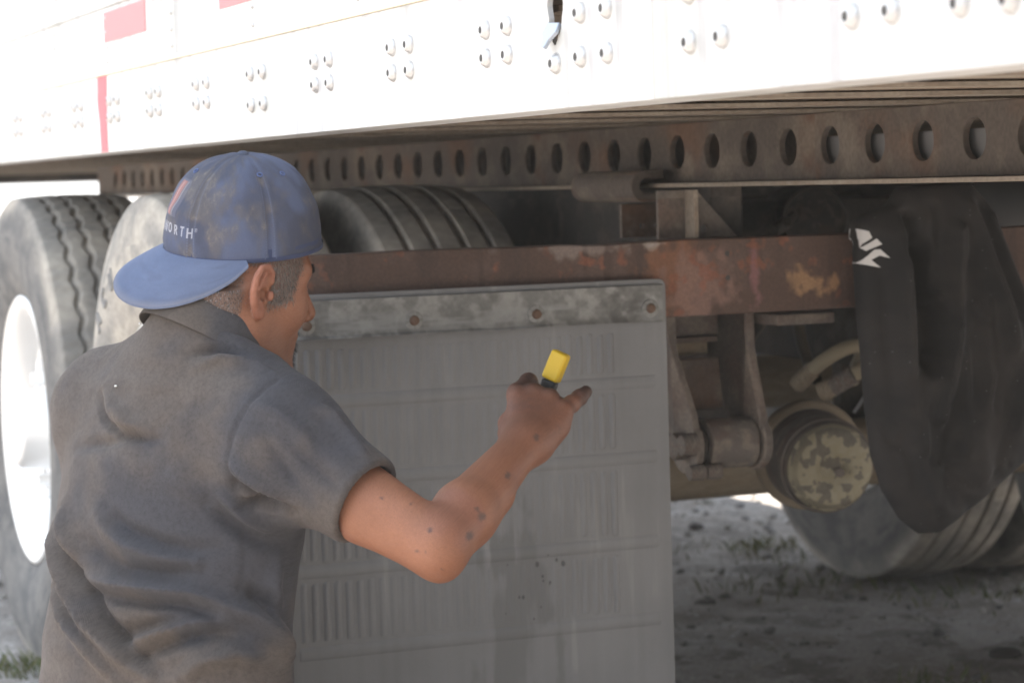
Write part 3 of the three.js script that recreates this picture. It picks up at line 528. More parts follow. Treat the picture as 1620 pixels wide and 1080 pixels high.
// ---------------------------------------------------------------- mud flap
{
  const z0 = -0.95, z1 = -1.560, top = 0.8815, bot = 0.125, X = -3.3, flap = thing('mud_flap', [X, 0.125, -1.255], 'grey dusty rubber mud flap hanging under the rust brown beam', 'mud flap');
  const sh = new THREE.Shape(), r = 0.014; sh.moveTo(-z0, bot); sh.lineTo(-z1, bot); sh.lineTo(-z1, top - r); sh.quadraticCurveTo(-z1, top, -z1 - r, top); sh.lineTo(-z0 + r, top); sh.quadraticCurveTo(-z0, top, -z0, top - r); sh.closePath();
  const g = new THREE.ExtrudeGeometry(sh, { depth: 0.006, bevelEnabled: true, bevelThickness: 0.001, bevelSize: 0.001, bevelOffset: -0.001, bevelSegments: 2 }); g.rotateY(Math.PI / 2); g.translate(X - 0.008 + 0.001, 0, 0);
  const uvF = (g, dx = 0, dy = 0) => { const p = g.attributes.position, u = new Float32Array(p.count * 2); for (let i = 0; i < p.count; i++) { u[i * 2] = z0 - (p.getZ(i) + dy); u[i * 2 + 1] = p.getY(i) + dx - bot; } g.setAttribute('uv', new THREE.BufferAttribute(u, 2)); return g; };
  const sheet = part('rubber_sheet', uvF(g), M.flap, flap);
  const ridge = (y0, y1, za, zb, t, by, bz) => { // low moulded ridge with sloping flanks
    const g = new THREE.PlaneGeometry(1, 1, 4, 4), p = g.attributes.position, f = [0, 0.45, 0.5, 0.55, 1], hh = [0, 0.72, 1, 0.72, 0];
    for (let j = 0; j < 5; j++) for (let i = 0; i < 5; i++) { const e = (k, b, L) => [0, b * 0.6, L / 2, L - b * 0.6, L][k], h = Math.min(i === 0 || i === 4 ? 0 : i === 2 ? 1 : 0.8, j === 0 || j === 4 ? 0 : j === 2 ? 1 : 0.8); p.setXYZ(j * 5 + i, X - 0.0004 + t * h, y1 - e(j, by, y1 - y0), za - e(i, bz, za - zb)); }
    g.computeVertexNormals(); return uvF(g); };
  // moulded bars between the rows and the upright ribs of each row
  const rows = [[0.741, 0.806], [0.627, 0.716], [0.499, 0.602], [0.3835, 0.474]];
  for (const y of [0.7285, 0.6155, 0.4875, 0.370]) { part('moulded_bar', ridge(y - 0.0105, y + 0.0105, z0 - 0.02, z1 + 0.020, 0.0034, 0.007, 0.006), M.flap, sheet); }
  let k = 0;
  for (const [a, b] of rows) for (let z = z0 - 0.03; z > z1 + 0.09; z -= 0.0168) { const worn = 0.35 + 0.65 * sstep(0.10, 0.26, Math.abs(z + 1.24)); part('rib', ridge(a + 0.004 * hash(k, 3, 1), b - 0.003 * hash(k++, 2, 2), z + 0.0058, z - 0.0058, 0.0042 * worn + 0.0006, 0.008, 0.0055), M.flap, sheet); }
  // zinc clamp strip with its turned-out lower lip
  const n = 70, pos = [], idx = [], uv = [], pr = [[0.0042, 0.055], [0.005, 0.054], [0.0048, 0.012], [0.0085, 0.004], [0.0125, 0.0015], [0.0132, 0.0], [0.009, 0.0008], [0.003, 0.009], [0.003, 0.055]];
  for (let i = 0; i <= n; i++) { const z = -0.968 - (1.5515 - 0.968) * i / n, w = 0.0014 * (noise(z * 17, 2) - 0.5), lip = 0.35 + 0.65 * sstep(1.44, 1.30, -z) * (0.8 + 0.4 * noise(z * 11, 5)); for (const [x, y] of pr) { pos.push(X + 0.0032 + (x > 0.005 ? 0.005 + (x - 0.005) * lip : x) + w, 0.8185 + y + (y < 0.02 ? w * 1.5 : 0), z); uv.push(-0.968 - z, y); } }
  const m = pr.length; for (let i = 0; i < n; i++) for (let j = 0; j < m; j++) { const a = i * m + j, b = i * m + (j + 1) % m; idx.push(a, a + m, b, a + m, b + m, b); }
  const sg = new THREE.BufferGeometry(); sg.setAttribute('position', new THREE.Float32BufferAttribute(pos, 3)); sg.setAttribute('uv', new THREE.Float32BufferAttribute(uv, 2)); sg.setIndex(idx);
  const strip = part('clamp_strip', toCreasedNormals(sg.toNonIndexed(), 0.5), M.zinc, flap, 'mottled galvanised clamp strip with a bent lower lip');
  for (const z of [-1.53, -1.346, -1.156, -0.995]) {
    part('washer', lathe([[0.0001, 0.0018], [0.0125, 0.0018], [0.0135, 0]], [X + 0.0085, 0.8385, z], [X + 1, 0.8385, z], 24), M.zinc, strip);
    part('bolt', lathe([[0.0001, 0.0055], [0.004, 0.0052], [0.0065, 0.004], [0.0075, 0.0]], [X + 0.0104, 0.8385, z], [X + 1, 0.8385, z], 16), M.rustBolt, strip);
  }
}

// ---------------------------------------------------------------- the man
// directions of the place seen from behind him: RT along the flap, FW away down the trailer
const RTV = [0.3689, 0, -0.9295], FWV = [-0.9295, 0, -0.3689], comb = (a, b, c = 0) => [a * RTV[0] + b * FWV[0], c, a * RTV[2] + b * FWV[2]];
const add = (p, q, s = 1) => [p[0] + q[0] * s, p[1] + q[1] * s, p[2] + q[2] * s];
const unit = (v) => { const l = Math.hypot(...v); return [v[0] / l, v[1] / l, v[2] / l]; };
const cross = (a, b) => [a[1] * b[2] - a[2] * b[1], a[2] * b[0] - a[0] * b[2], a[0] * b[1] - a[1] * b[0]];
const dot = (a, b) => a[0] * b[0] + a[1] * b[1] + a[2] * b[2];
const J = {
  neck: [-3.0273, 0.8447, -0.7816], rs: [-2.8847, 0.7147, -0.8322], ls: [-3.1793, 0.7393, -0.6934], elbow: [-2.718, 0.6033, -0.9752], wrist: [-2.87, 0.6991, -1.1515], cuff: [-2.7817, 0.6529, -0.9091],
  head: [-3.0269, 0.906, -0.8221], torso: [-3.0493, 0.6627, -0.7502], waist: [-3.0171, 0.4746, -0.7117], pelvis: [-3.0098, 0.3301, -0.7041],
};
const TF = unit(comb(0.62, 0.78)), TL = unit(comb(0.78, -0.62)); // the way his chest faces; his right
// torso as stacked ellipses: [height, half width, half depth, shift to his right, shift forward]
const ring = [[0.20, 0.165, 0.13], [0.30, 0.180, 0.140], [0.40, 0.172, 0.134], [0.52, 0.172, 0.124], [0.62, 0.176, 0.126], [0.70, 0.170, 0.122], [0.75, 0.150, 0.110], [0.79, 0.120, 0.094], [0.82, 0.088, 0.078], [0.85, 0.062, 0.064], [0.95, 0.05, 0.05]];
const spine = (y) => { const p = [J.pelvis, J.waist, J.torso, J.neck]; let k = y < J.waist[1] ? 0 : y < J.torso[1] ? 1 : 2; const t = (y - p[k][1]) / (p[k + 1][1] - p[k][1]); return [mix(p[k][0], p[k + 1][0], t), y, mix(p[k][2], p[k + 1][2], t)]; };
function torsoD(x, y, z, grow = 0) {
  const yy = clamp(y, 0.2, 0.95); let i = 0; while (i < ring.length - 2 && yy > ring[i + 1][0]) i++;
  const t0 = (yy - ring[i][0]) / (ring[i + 1][0] - ring[i][0]), t = t0 * t0 * (3 - 2 * t0) * 0.5 + t0 * 0.5, a = mix(ring[i][1], ring[i + 1][1], t) + grow, b = mix(ring[i][2], ring[i + 1][2], t) + grow, c = spine(yy), dx = x - c[0], dz = z - c[2];
  const l = dx * TL[0] + dz * TL[2], f = dx * TF[0] + dz * TF[2], k = Math.hypot(l / a, f / b), d = (k - 1) * k / Math.max(1e-4, Math.hypot(l / a / a, f / b / b));
  return Math.max(d, y - 0.95, 0.2 - y);
}
const lsleeve = add(add(J.ls, TF, 0.16), [0, -0.13, 0]);
function upperD(x, y, z, grow = 0) { // trunk with the shoulders
  let d = torsoD(x, y, z, grow);
  d = smin(d, capsule(x, y, z, add(J.rs, TL, -0.07), J.rs, 0.066 + grow, 0.060 + grow), 0.06);
  d = smin(d, capsule(x, y, z, add(J.ls, TL, 0.07), J.ls, 0.070 + grow, 0.062 + grow), 0.06);
  d = smin(d, capsule(x, y, z, add(J.neck, [0, -0.03, 0]), add(J.rs, [0, 0.03, 0]), 0.045 + grow, 0.036 + grow), 0.07);
  d = smin(d, capsule(x, y, z, add(J.neck, [0, -0.03, 0]), add(J.ls, [0, 0.03, 0]), 0.045 + grow, 0.040 + grow), 0.07);
  return d;
}
const man = thing('person', [J.pelvis[0], 0, J.pelvis[2]], 'man in dusty charcoal polo and backward blue cap reaching toward the mud flap', 'person');
const pores = tex(512, 512, (u, v) => { const k = 0.55 * fbm(u * 90, v * 90, 2, 3) + 0.45 * noise(u * 250, v * 250, 5); return [0.78 + 0.30 * k, 0.76 + 0.32 * k, 0.75 + 0.33 * k]; }); pores.repeat.set(8, 8);
const skinM = new THREE.MeshPhysicalMaterial({ vertexColors: true, map: pores, bumpMap: pores, bumpScale: 0.0009, roughness: 0.55, side: THREE.DoubleSide, specularIntensity: 0.6 });
const SKIN = [0.305, 0.134, 0.078];
// ---- head
const HP = rad(9), HF = unit(comb(0.785 * Math.cos(HP), 0.62 * Math.cos(HP), -Math.sin(HP))), HS0 = unit(comb(0.62, -0.785, -0.06)), HU = unit(cross(HS0, HF)), HS = unit(cross(HF, HU));
const HO = add([-2.9589, 0.9043, -0.8362], HS, -0.076); // middle between the ears
const toHead = (x, y, z) => { const p = [x - HO[0], y - HO[1], z - HO[2]]; return [dot(p, HF), dot(p, HU), dot(p, HS)]; };
const fromHead = (f, u, s) => add(add(add(HO, HF, f), HU, u), HS, s);
const CF = unit(comb(0.88, 0.475, 0.05)), CS0 = comb(0.475, -0.88, -0.20), CS = unit(add(CS0, CF, -dot(CS0, CF))), CU = unit(cross(CS, CF)), CC = [-3.0412, 0.9627, -0.8391], CA = 0.104, CB = 0.088, CH = 0.119;
const toCap = (x, y, z) => { const p = [x - CC[0], y - CC[1], z - CC[2]]; return [dot(p, CF), dot(p, CU), dot(p, CS)]; };
const neckL = toHead(...add(J.neck, [0, -0.03, 0]));
function headD(x, y, z) {
  const [f, u, s] = toHead(x, y, z), as = Math.abs(s);
  let d = ellipsoid(f, u, s, [0.004, 0.045, 0], [0.093, 0.088, 0.076]);
  d = smin(d, ellipsoid(f, u, as, [0.040, -0.012, 0], [0.064, 0.082, 0.062]), 0.03);
  d = smin(d, capsule(f, u, as, [0.000, -0.048, 0.050], [0.070, -0.098, 0.016], 0.020, 0.020), 0.035);
  d = smin(d, ellipsoid(f, u, s, [0.086, -0.098, 0], [0.020, 0.019, 0.024]), 0.02);
  d = smin(d, ellipsoid(f, u, as, [0.066, -0.016, 0.036], [0.026, 0.030, 0.024]), 0.02);
  d = smin(d, capsule(f, u, as, [0.098, 0.034, 0.008], [0.078, 0.034, 0.046], 0.011, 0.009), 0.02);
  d = smax(d, -ellipsoid(f, u, as, [0.106, 0.008, 0.034], [0.020, 0.014, 0.020]), 0.012);
  d = smin(d, ellipsoid(f, u, as, [0.084, 0.008, 0.032], [0.0125, 0.011, 0.013]), 0.005);
  d = smin(d, capsule(f, u, s, [0.099, 0.022, 0], [0.122, -0.020, 0], 0.008, 0.0125), 0.012);
  d = smin(d, ellipsoid(f, u, as, [0.110, -0.026, 0.013], [0.010, 0.008, 0.008]), 0.006);
  d = smin(d, ellipsoid(f, u, s, [0.084, -0.06, 0], [0.017, 0.032, 0.032]), 0.012);
  d = smin(d, ellipsoid(f, u, s, [0.094, -0.052, 0], [0.011, 0.006, 0.024]), 0.006);
  d = smin(d, ellipsoid(f, u, s, [0.092, -0.064, 0], [0.011, 0.007, 0.022]), 0.005);
  d = smin(d, capsule(f, u, s, [-0.022, -0.01, 0], neckL, 0.060, 0.064), 0.04);
  d = smin(d, capsule(f, u, as, [-0.035, -0.02, 0.045], [neckL[0] + 0.05, neckL[1], 0.012], 0.016, 0.014), 0.03); // neck cord
  // ears
  let e = ellipsoid(f + 0.20 * (as - 0.08) * 0, u, as - (-f - 0.005) * 0.42, [-0.006, 0.002, 0.082], [0.019, 0.030, 0.0055]);
  const hx = [[0.012, 0.014, 0.079], [0.009, 0.026, 0.083], [-0.002, 0.033, 0.089], [-0.014, 0.030, 0.094], [-0.0215, 0.018, 0.097], [-0.0225, 0.002, 0.096], [-0.017, -0.014, 0.092], [-0.009, -0.025, 0.086], [-0.001, -0.031, 0.081]];
  let h = 1; for (let i = 0; i < hx.length - 1; i++) h = Math.min(h, capsule(f, u, as, hx[i], hx[i + 1], 0.0043, 0.0043));
  e = smax(e, -ellipsoid(f, u, as, [-0.003, 0.001, 0.092], [0.0105, 0.017, 0.0085]), 0.004);
  e = smax(e, -ellipsoid(f, u, as, [0.002, -0.003, 0.084], [0.0062, 0.009, 0.016]), 0.003);
  e = smin(e, h, 0.004); e = smin(e, ellipsoid(f, u, as, [0.0105, -0.003, 0.083], [0.0048, 0.0075, 0.005]), 0.003);
  e = smin(e, ellipsoid(f, u, as, [-0.003, -0.026, 0.083], [0.008, 0.009, 0.005]), 0.006);
  e = smin(e, capsule(f, u, as, [-0.004, 0.024, 0.089], [-0.0135, 0.003, 0.0915], 0.003, 0.0032), 0.004);
  const c = toCap(x, y, z); if (c[1] > -0.034 && c[0] < 0) d = Math.max(d, (Math.hypot(c[0] / (CA * 0.955), c[2] / (CB * 0.955)) - 1) * 0.08 - 0.6 * Math.max(0, -c[1] - 0.02));
  if (c[1] > 0.001) d = Math.max(d, (Math.hypot(c[0] / (CA * 0.965), c[2] / (CB * 0.965), c[1] / (CH * 0.95)) - 1) * 0.08); // the scalp stays inside the cap
  return smin(d, e, 0.005);
}
function skinHead(x, y, z) {
  const [f, u, s] = toHead(x, y, z), as = Math.abs(s); let c = SKIN.slice(), n = fbm(f * 40, u * 40, s * 40, 4), g = noise(f * 500, u * 500, s * 500);
  c = c.map((q) => q * (0.86 + 0.28 * n));
  if (as > 0.083) c = mix3(c, [0.31, 0.125, 0.085], 0.55);
  const lip = Math.max(0, 1 - Math.hypot((f - 0.105) / 0.014, (u + 0.058) / 0.013, s / 0.028)); c = mix3(c, [0.30, 0.11, 0.09], sstep(0, 0.4, lip));
  const beard = sstep(-0.035, -0.07, u) * sstep(-0.01, 0.03, f) * (0.25 + 0.5 * n); c = mix3(c, [0.17, 0.105, 0.08], 0.6 * beard * (0.6 + 0.8 * g));
  const scalp = hairMask(f, u, s); c = mix3(c, [0.125, 0.092, 0.076], 0.75 * scalp);
  return c.map((q) => q * (0.94 + 0.12 * g));
}
function hairMask(f, u, s) { // cropped sides and nape: 0..1
  const as = Math.abs(s), wob = (noise(f * 90, u * 90, s * 90) - 0.5) * 0.012;
  const temple = sstep(0.012, 0.018, f) * sstep(0.062, 0.050, f + wob - Math.max(0, u) * 0.25) * sstep(-0.022, -0.008, u + wob + (f - 0.03) * -0.2);
  const above = sstep(0.032, 0.040, u + wob) * sstep(0.075, 0.06, f);
  const back = sstep(-0.016, -0.028, f + wob * 0.6 - u * 0.1) * sstep(-0.075, -0.045, u + wob);
  return clamp(Math.max(temple, above, back)) * (as > 0.0845 && f > -0.03 && f < 0.016 ? 0 : 1);
}
const hbox = [fromHead(0.02, 0, 0), 0.20];
const neckDir = unit(add(HO, J.neck, -1));
const headG = nets(headD, add(HO, [-0.17, -0.22, -0.17]), add(HO, [0.17, 0.16, 0.17]), 0.0028);
paint(headG, skinHead);
// ---- right arm and hand
const W = J.wrist, K0 = [-2.9404, 0.7832, -1.2176], hd = unit(add(K0, W, -1)), hr = (() => { const r = comb(0.93, -0.12, -0.10); return unit(add(r, hd, -dot(r, hd))); })(), hn = unit(cross(hr, hd));
const hp = (r, d, n) => add(add(add(W, hr, r), hd, d), hn, n); // hand point: across, along, towards its back
const chain = (pts, rs) => ({ pts, rs });
const fingers = [
  chain([hp(-0.031, 0.082, 0), hp(-0.024, 0.114, -0.012), hp(-0.014, 0.118, -0.040), hp(-0.006, 0.100, -0.052)], [0.0125, 0.0118, 0.0102, 0.0090]),
  chain([hp(-0.009, 0.086, 0.002), hp(-0.006, 0.104, -0.034), hp(-0.002, 0.082, -0.058), hp(0.000, 0.062, -0.054)], [0.0118, 0.0108, 0.0098, 0.0088]),
  chain([hp(0.013, 0.083, 0.001), hp(0.018, 0.102, -0.032), hp(0.016, 0.082, -0.055), hp(0.012, 0.062, -0.050)], [0.0112, 0.0102, 0.0094, 0.0084]),
  chain([hp(0.034, 0.070, -0.004), hp(0.040, 0.092, -0.014), hp(0.0455, 0.110, -0.020), hp(0.051, 0.124, -0.022)], [0.0115, 0.0110, 0.0102, 0.0088]),
  chain([hp(-0.024, 0.022, -0.012), hp(-0.033, 0.050, -0.026), hp(-0.033, 0.082, -0.040), hp(-0.020, 0.102, -0.052)], [0.016, 0.0145, 0.0118, 0.0095]),
];
const fm = [mix(J.elbow[0], W[0], 0.3), mix(J.elbow[1], W[1], 0.3), mix(J.elbow[2], W[2], 0.3)];
function armD(x, y, z) {
  let d = capsule(x, y, z, J.rs, J.elbow, 0.051, 0.0365);
  const tri = [mix(J.rs[0], J.elbow[0], 0.55), mix(J.rs[1], J.elbow[1], 0.55) - 0.008, mix(J.rs[2], J.elbow[2], 0.55)];
  d = smin(d, capsule(x, y, z, J.rs, tri, 0.044, 0.038), 0.02);
  d = smin(d, capsule(x, y, z, J.elbow, fm, 0.0355, 0.0380), 0.016);
  d = smin(d, capsule(x, y, z, fm, W, 0.0380, 0.0255), 0.016);
  const ol = [-2.7204, 0.582, -0.9794];
  d = smin(d, capsule(x, y, z, [-2.7835, 0.6318, -0.9009], ol, 0.024, 0.0170), 0.02); d = smin(d, capsule(x, y, z, ol, [-2.7927, 0.6448, -1.0797], 0.0170, 0.0190), 0.02);
  // palm
  let p = capsule(x, y, z, W, hp(-0.028, 0.078, -0.004), 0.0225, 0.0150);
  p = smin(p, capsule(x, y, z, W, hp(-0.009, 0.084, -0.003), 0.0225, 0.0150), 0.012);
  p = smin(p, capsule(x, y, z, W, hp(0.012, 0.080, -0.003), 0.0225, 0.0145), 0.012);
  p = smin(p, capsule(x, y, z, hp(0.006, 0.005, 0), hp(0.032, 0.067, -0.006), 0.0235, 0.0150), 0.012);
  p = smin(p, capsule(x, y, z, hp(0.018, 0.012, -0.012), hp(0.030, 0.050, -0.016), 0.018, 0.017), 0.015);
  d = smin(d, p, 0.022);
  for (const [k, { pts, rs }] of fingers.entries()) {
    let q = 1; for (let i = 0; i < 3; i++) q = smin(q, capsule(x, y, z, pts[i], pts[i + 1], rs[i], rs[i + 1]), 0.004);
    for (let i = 0; i < 3; i++) q = smin(q, Math.hypot(x - pts[i][0] - hn[0] * 0.002, y - pts[i][1] - hn[1] * 0.002, z - pts[i][2] - hn[2] * 0.002) - rs[i] * 1.02, 0.003);
    d = smin(d, q, k === 4 ? 0.012 : 0.006);
  }
  return d;
}
const spots = [[[-2.7294, 0.6328, -1.0373], 0.0058], [[-2.724, 0.6142, -1.0191], 0.0052], [[-2.7319, 0.6421, -1.0328], 0.003], [[-2.8649, 0.7099, -1.1664], 0.0045], [[-2.7786, 0.6722, -1.0918], 0.0042], [[-2.7355, 0.6623, -0.9131], 0.002], [[-2.6928, 0.6261, -0.9573], 0.0035], [[-2.697, 0.6012, -0.9421], 0.0025], [[-2.6934, 0.6002, -0.9511], 0.002], [[-2.7025, 0.6551, -0.9379], 0.0016], [[-2.6898, 0.5786, -0.9705], 0.002]];
const armG = nets(armD, [-2.98, 0.52, -1.36], [-2.55, 0.95, -0.78], 0.0032);
paint(armG, (x, y, z) => {
  const n = fbm(x * 30, y * 30, z * 30, 4), g = noise(x * 420, y * 420, z * 420), al = dot([x - W[0], y - W[1], z - W[2]], hd);
  let c = SKIN.map((q) => q * (0.86 + 0.28 * n));
  c = mix3(c, [0.215, 0.10, 0.066], sstep(-0.10, 0.05, al) * 0.8);                       // weathered hand
  c = mix3(c, [0.27, 0.12, 0.085], 0.5 * sstep(0.55, 0.7, fbm(x * 14 + 3, y * 14, z * 14, 3)));
  const grime = sstep(0.070, 0.098, al + 0.016 * (n - 0.5) * 2 - (dot([x - W[0], y - W[1], z - W[2]], hr) > 0.03 ? 0.012 : 0)); c = mix3(c, [0.055, 0.034, 0.029], 0.9 * grime * (0.55 + 0.7 * fbm(x * 90, y * 90, z * 90, 3)));
  c = mix3(c, [0.16, 0.08, 0.06], 0.5 * sstep(0.56, 0.7, fbm(x * 45, y * 45 + 9, z * 45, 4)) * sstep(-0.01, 0.03, al));
  for (const [p, r] of spots) { const e = [x - p[0], y - p[1], z - p[2]], k = dot(e, FWV), q = Math.hypot(...add(e, FWV, -k)); if (Math.abs(k) < 0.05) c = mix3(c, [0.085, 0.06, 0.055], 0.75 * (1 - sstep(r * 0.45, r * 1.25, q + (g - 0.5) * r * 0.5))); }
  return c.map((q) => q * (0.95 + 0.1 * g));
});
// ---- rest of the body, mostly clothed: trunk, legs, left arm and hand
const hips = [add(J.pelvis, TL, 0.095), add(J.pelvis, TL, -0.095)], knees = hips.map((h) => { const k = add(h, TF, 0.40); k[1] = 0.068; return k; }), ankles = knees.map((k) => { const a = add(k, TF, -0.39); a[1] = 0.052; return a; });
const lel = add(add(J.ls, TF, 0.12), [0, -0.23, 0]), lwr = add(add(add(lel, TF, 0.08), [0, -0.08, 0]), TL, -0.05), lk = knees[1];
const ld = unit(add(add(lk, [0, 0.10, 0]), lwr, -1)), lhp = (r, d, n) => add(add(add(lwr, TL, r), ld, d), [0, n, 0]);
function bodyD(x, y, z) {
  let d = upperD(x, y, z, -0.032);
  d = smin(d, capsule(x, y, z, J.ls, lel, 0.052, 0.042), 0.03); d = smin(d, capsule(x, y, z, lel, lwr, 0.042, 0.028), 0.02);
  for (let k = 0; k < 2; k++) { d = smin(d, capsule(x, y, z, hips[k], knees[k], 0.088, 0.058), 0.04); d = smin(d, capsule(x, y, z, knees[k], ankles[k], 0.054, 0.040), 0.03); }
  d = smin(d, capsule(x, y, z, J.neck, fromHead(-0.03, -0.05, 0), 0.062, 0.055), 0.03);
  return d;
}
const bodyG = paint(nets(bodyD, [-3.45, 0.005, -1.32], [-2.5, 0.95, -0.38], 0.012), () => SKIN);
const lhandD = (x, y, z) => { let d = capsule(x, y, z, lwr, lhp(0.0, 0.075, 0), 0.027, 0.02); for (const [i, r] of [-0.03, -0.01, 0.01, 0.03].entries()) { d = smin(d, capsule(x, y, z, lwr, lhp(r, 0.08, 0), 0.02, 0.013), 0.012); let q = capsule(x, y, z, lhp(r, 0.08, 0), lhp(r * 1.1, 0.12 - (i % 3) * 0.004, -0.006), 0.0105, 0.0095); q = smin(q, capsule(x, y, z, lhp(r * 1.1, 0.12 - (i % 3) * 0.004, -0.006), lhp(r * 1.1, 0.15 - (i % 3) * 0.006, -0.026), 0.0095, 0.008), 0.003); d = smin(d, q, 0.004); } return smin(d, capsule(x, y, z, lhp(0.03, 0.03, 0), lhp(0.06, 0.08, -0.012), 0.014, 0.010), 0.01); };
const lhandG = paint(nets(lhandD, add(lwr, [-0.2, -0.1, -0.2]), add(lwr, [0.12, 0.08, 0.12]), 0.004), () => [0.26, 0.13, 0.09]);
part('body', mergeGeometries([headG, armG, bodyG, lhandG].map((g) => { const q = g.toNonIndexed(); const p = q.attributes.position, w = new Float32Array(p.count * 2); for (let i = 0; i < p.count; i++) { w[i * 2] = p.getX(i) * 0.8 - p.getZ(i) * 0.8; w[i * 2 + 1] = p.getY(i) + 0.4 * p.getX(i); } q.setAttribute('uv', new THREE.BufferAttribute(w, 2)); return q; })), skinM, man);
// ---- shirt
const sdir = unit(add(J.cuff, J.rs, -1));
function shirtD(x, y, z) {
  let d = upperD(x, y, z, 0.008);
  d = smin(d, capsule(x, y, z, J.rs, add(J.cuff, sdir, 0.03), 0.070, 0.0555), 0.05);
  d = smin(d, capsule(x, y, z, J.ls, add(lel, TF, -0.03), 0.070, 0.062), 0.05);
  const cut = (x - J.cuff[0]) * sdir[0] + (y - J.cuff[1]) * sdir[1] + (z - J.cuff[2]) * sdir[2];
  const arm = capsule(x, y, z, J.rs, add(J.cuff, sdir, 0.03), 0.1, 0.095);
  if (arm < 0.03) d = smax(d, cut, 0.006);
  d = smax(d, -capsule(x, y, z, add(J.cuff, sdir, -0.02), add(J.cuff, sdir, 0.05), 0.0470, 0.0480), 0.004);
  const n = (x - J.neck[0]) * neckDir[0] + (y - J.neck[1]) * neckDir[1] + (z - J.neck[2]) * neckDir[2];
  d = smax(d, n - 0.012, 0.01);
  return Math.max(d, 0.25 - y);
}
let shirtG = nets(shirtD, [-3.32, 0.235, -1.12], [-2.50, 0.92, -0.36], 0.0044);
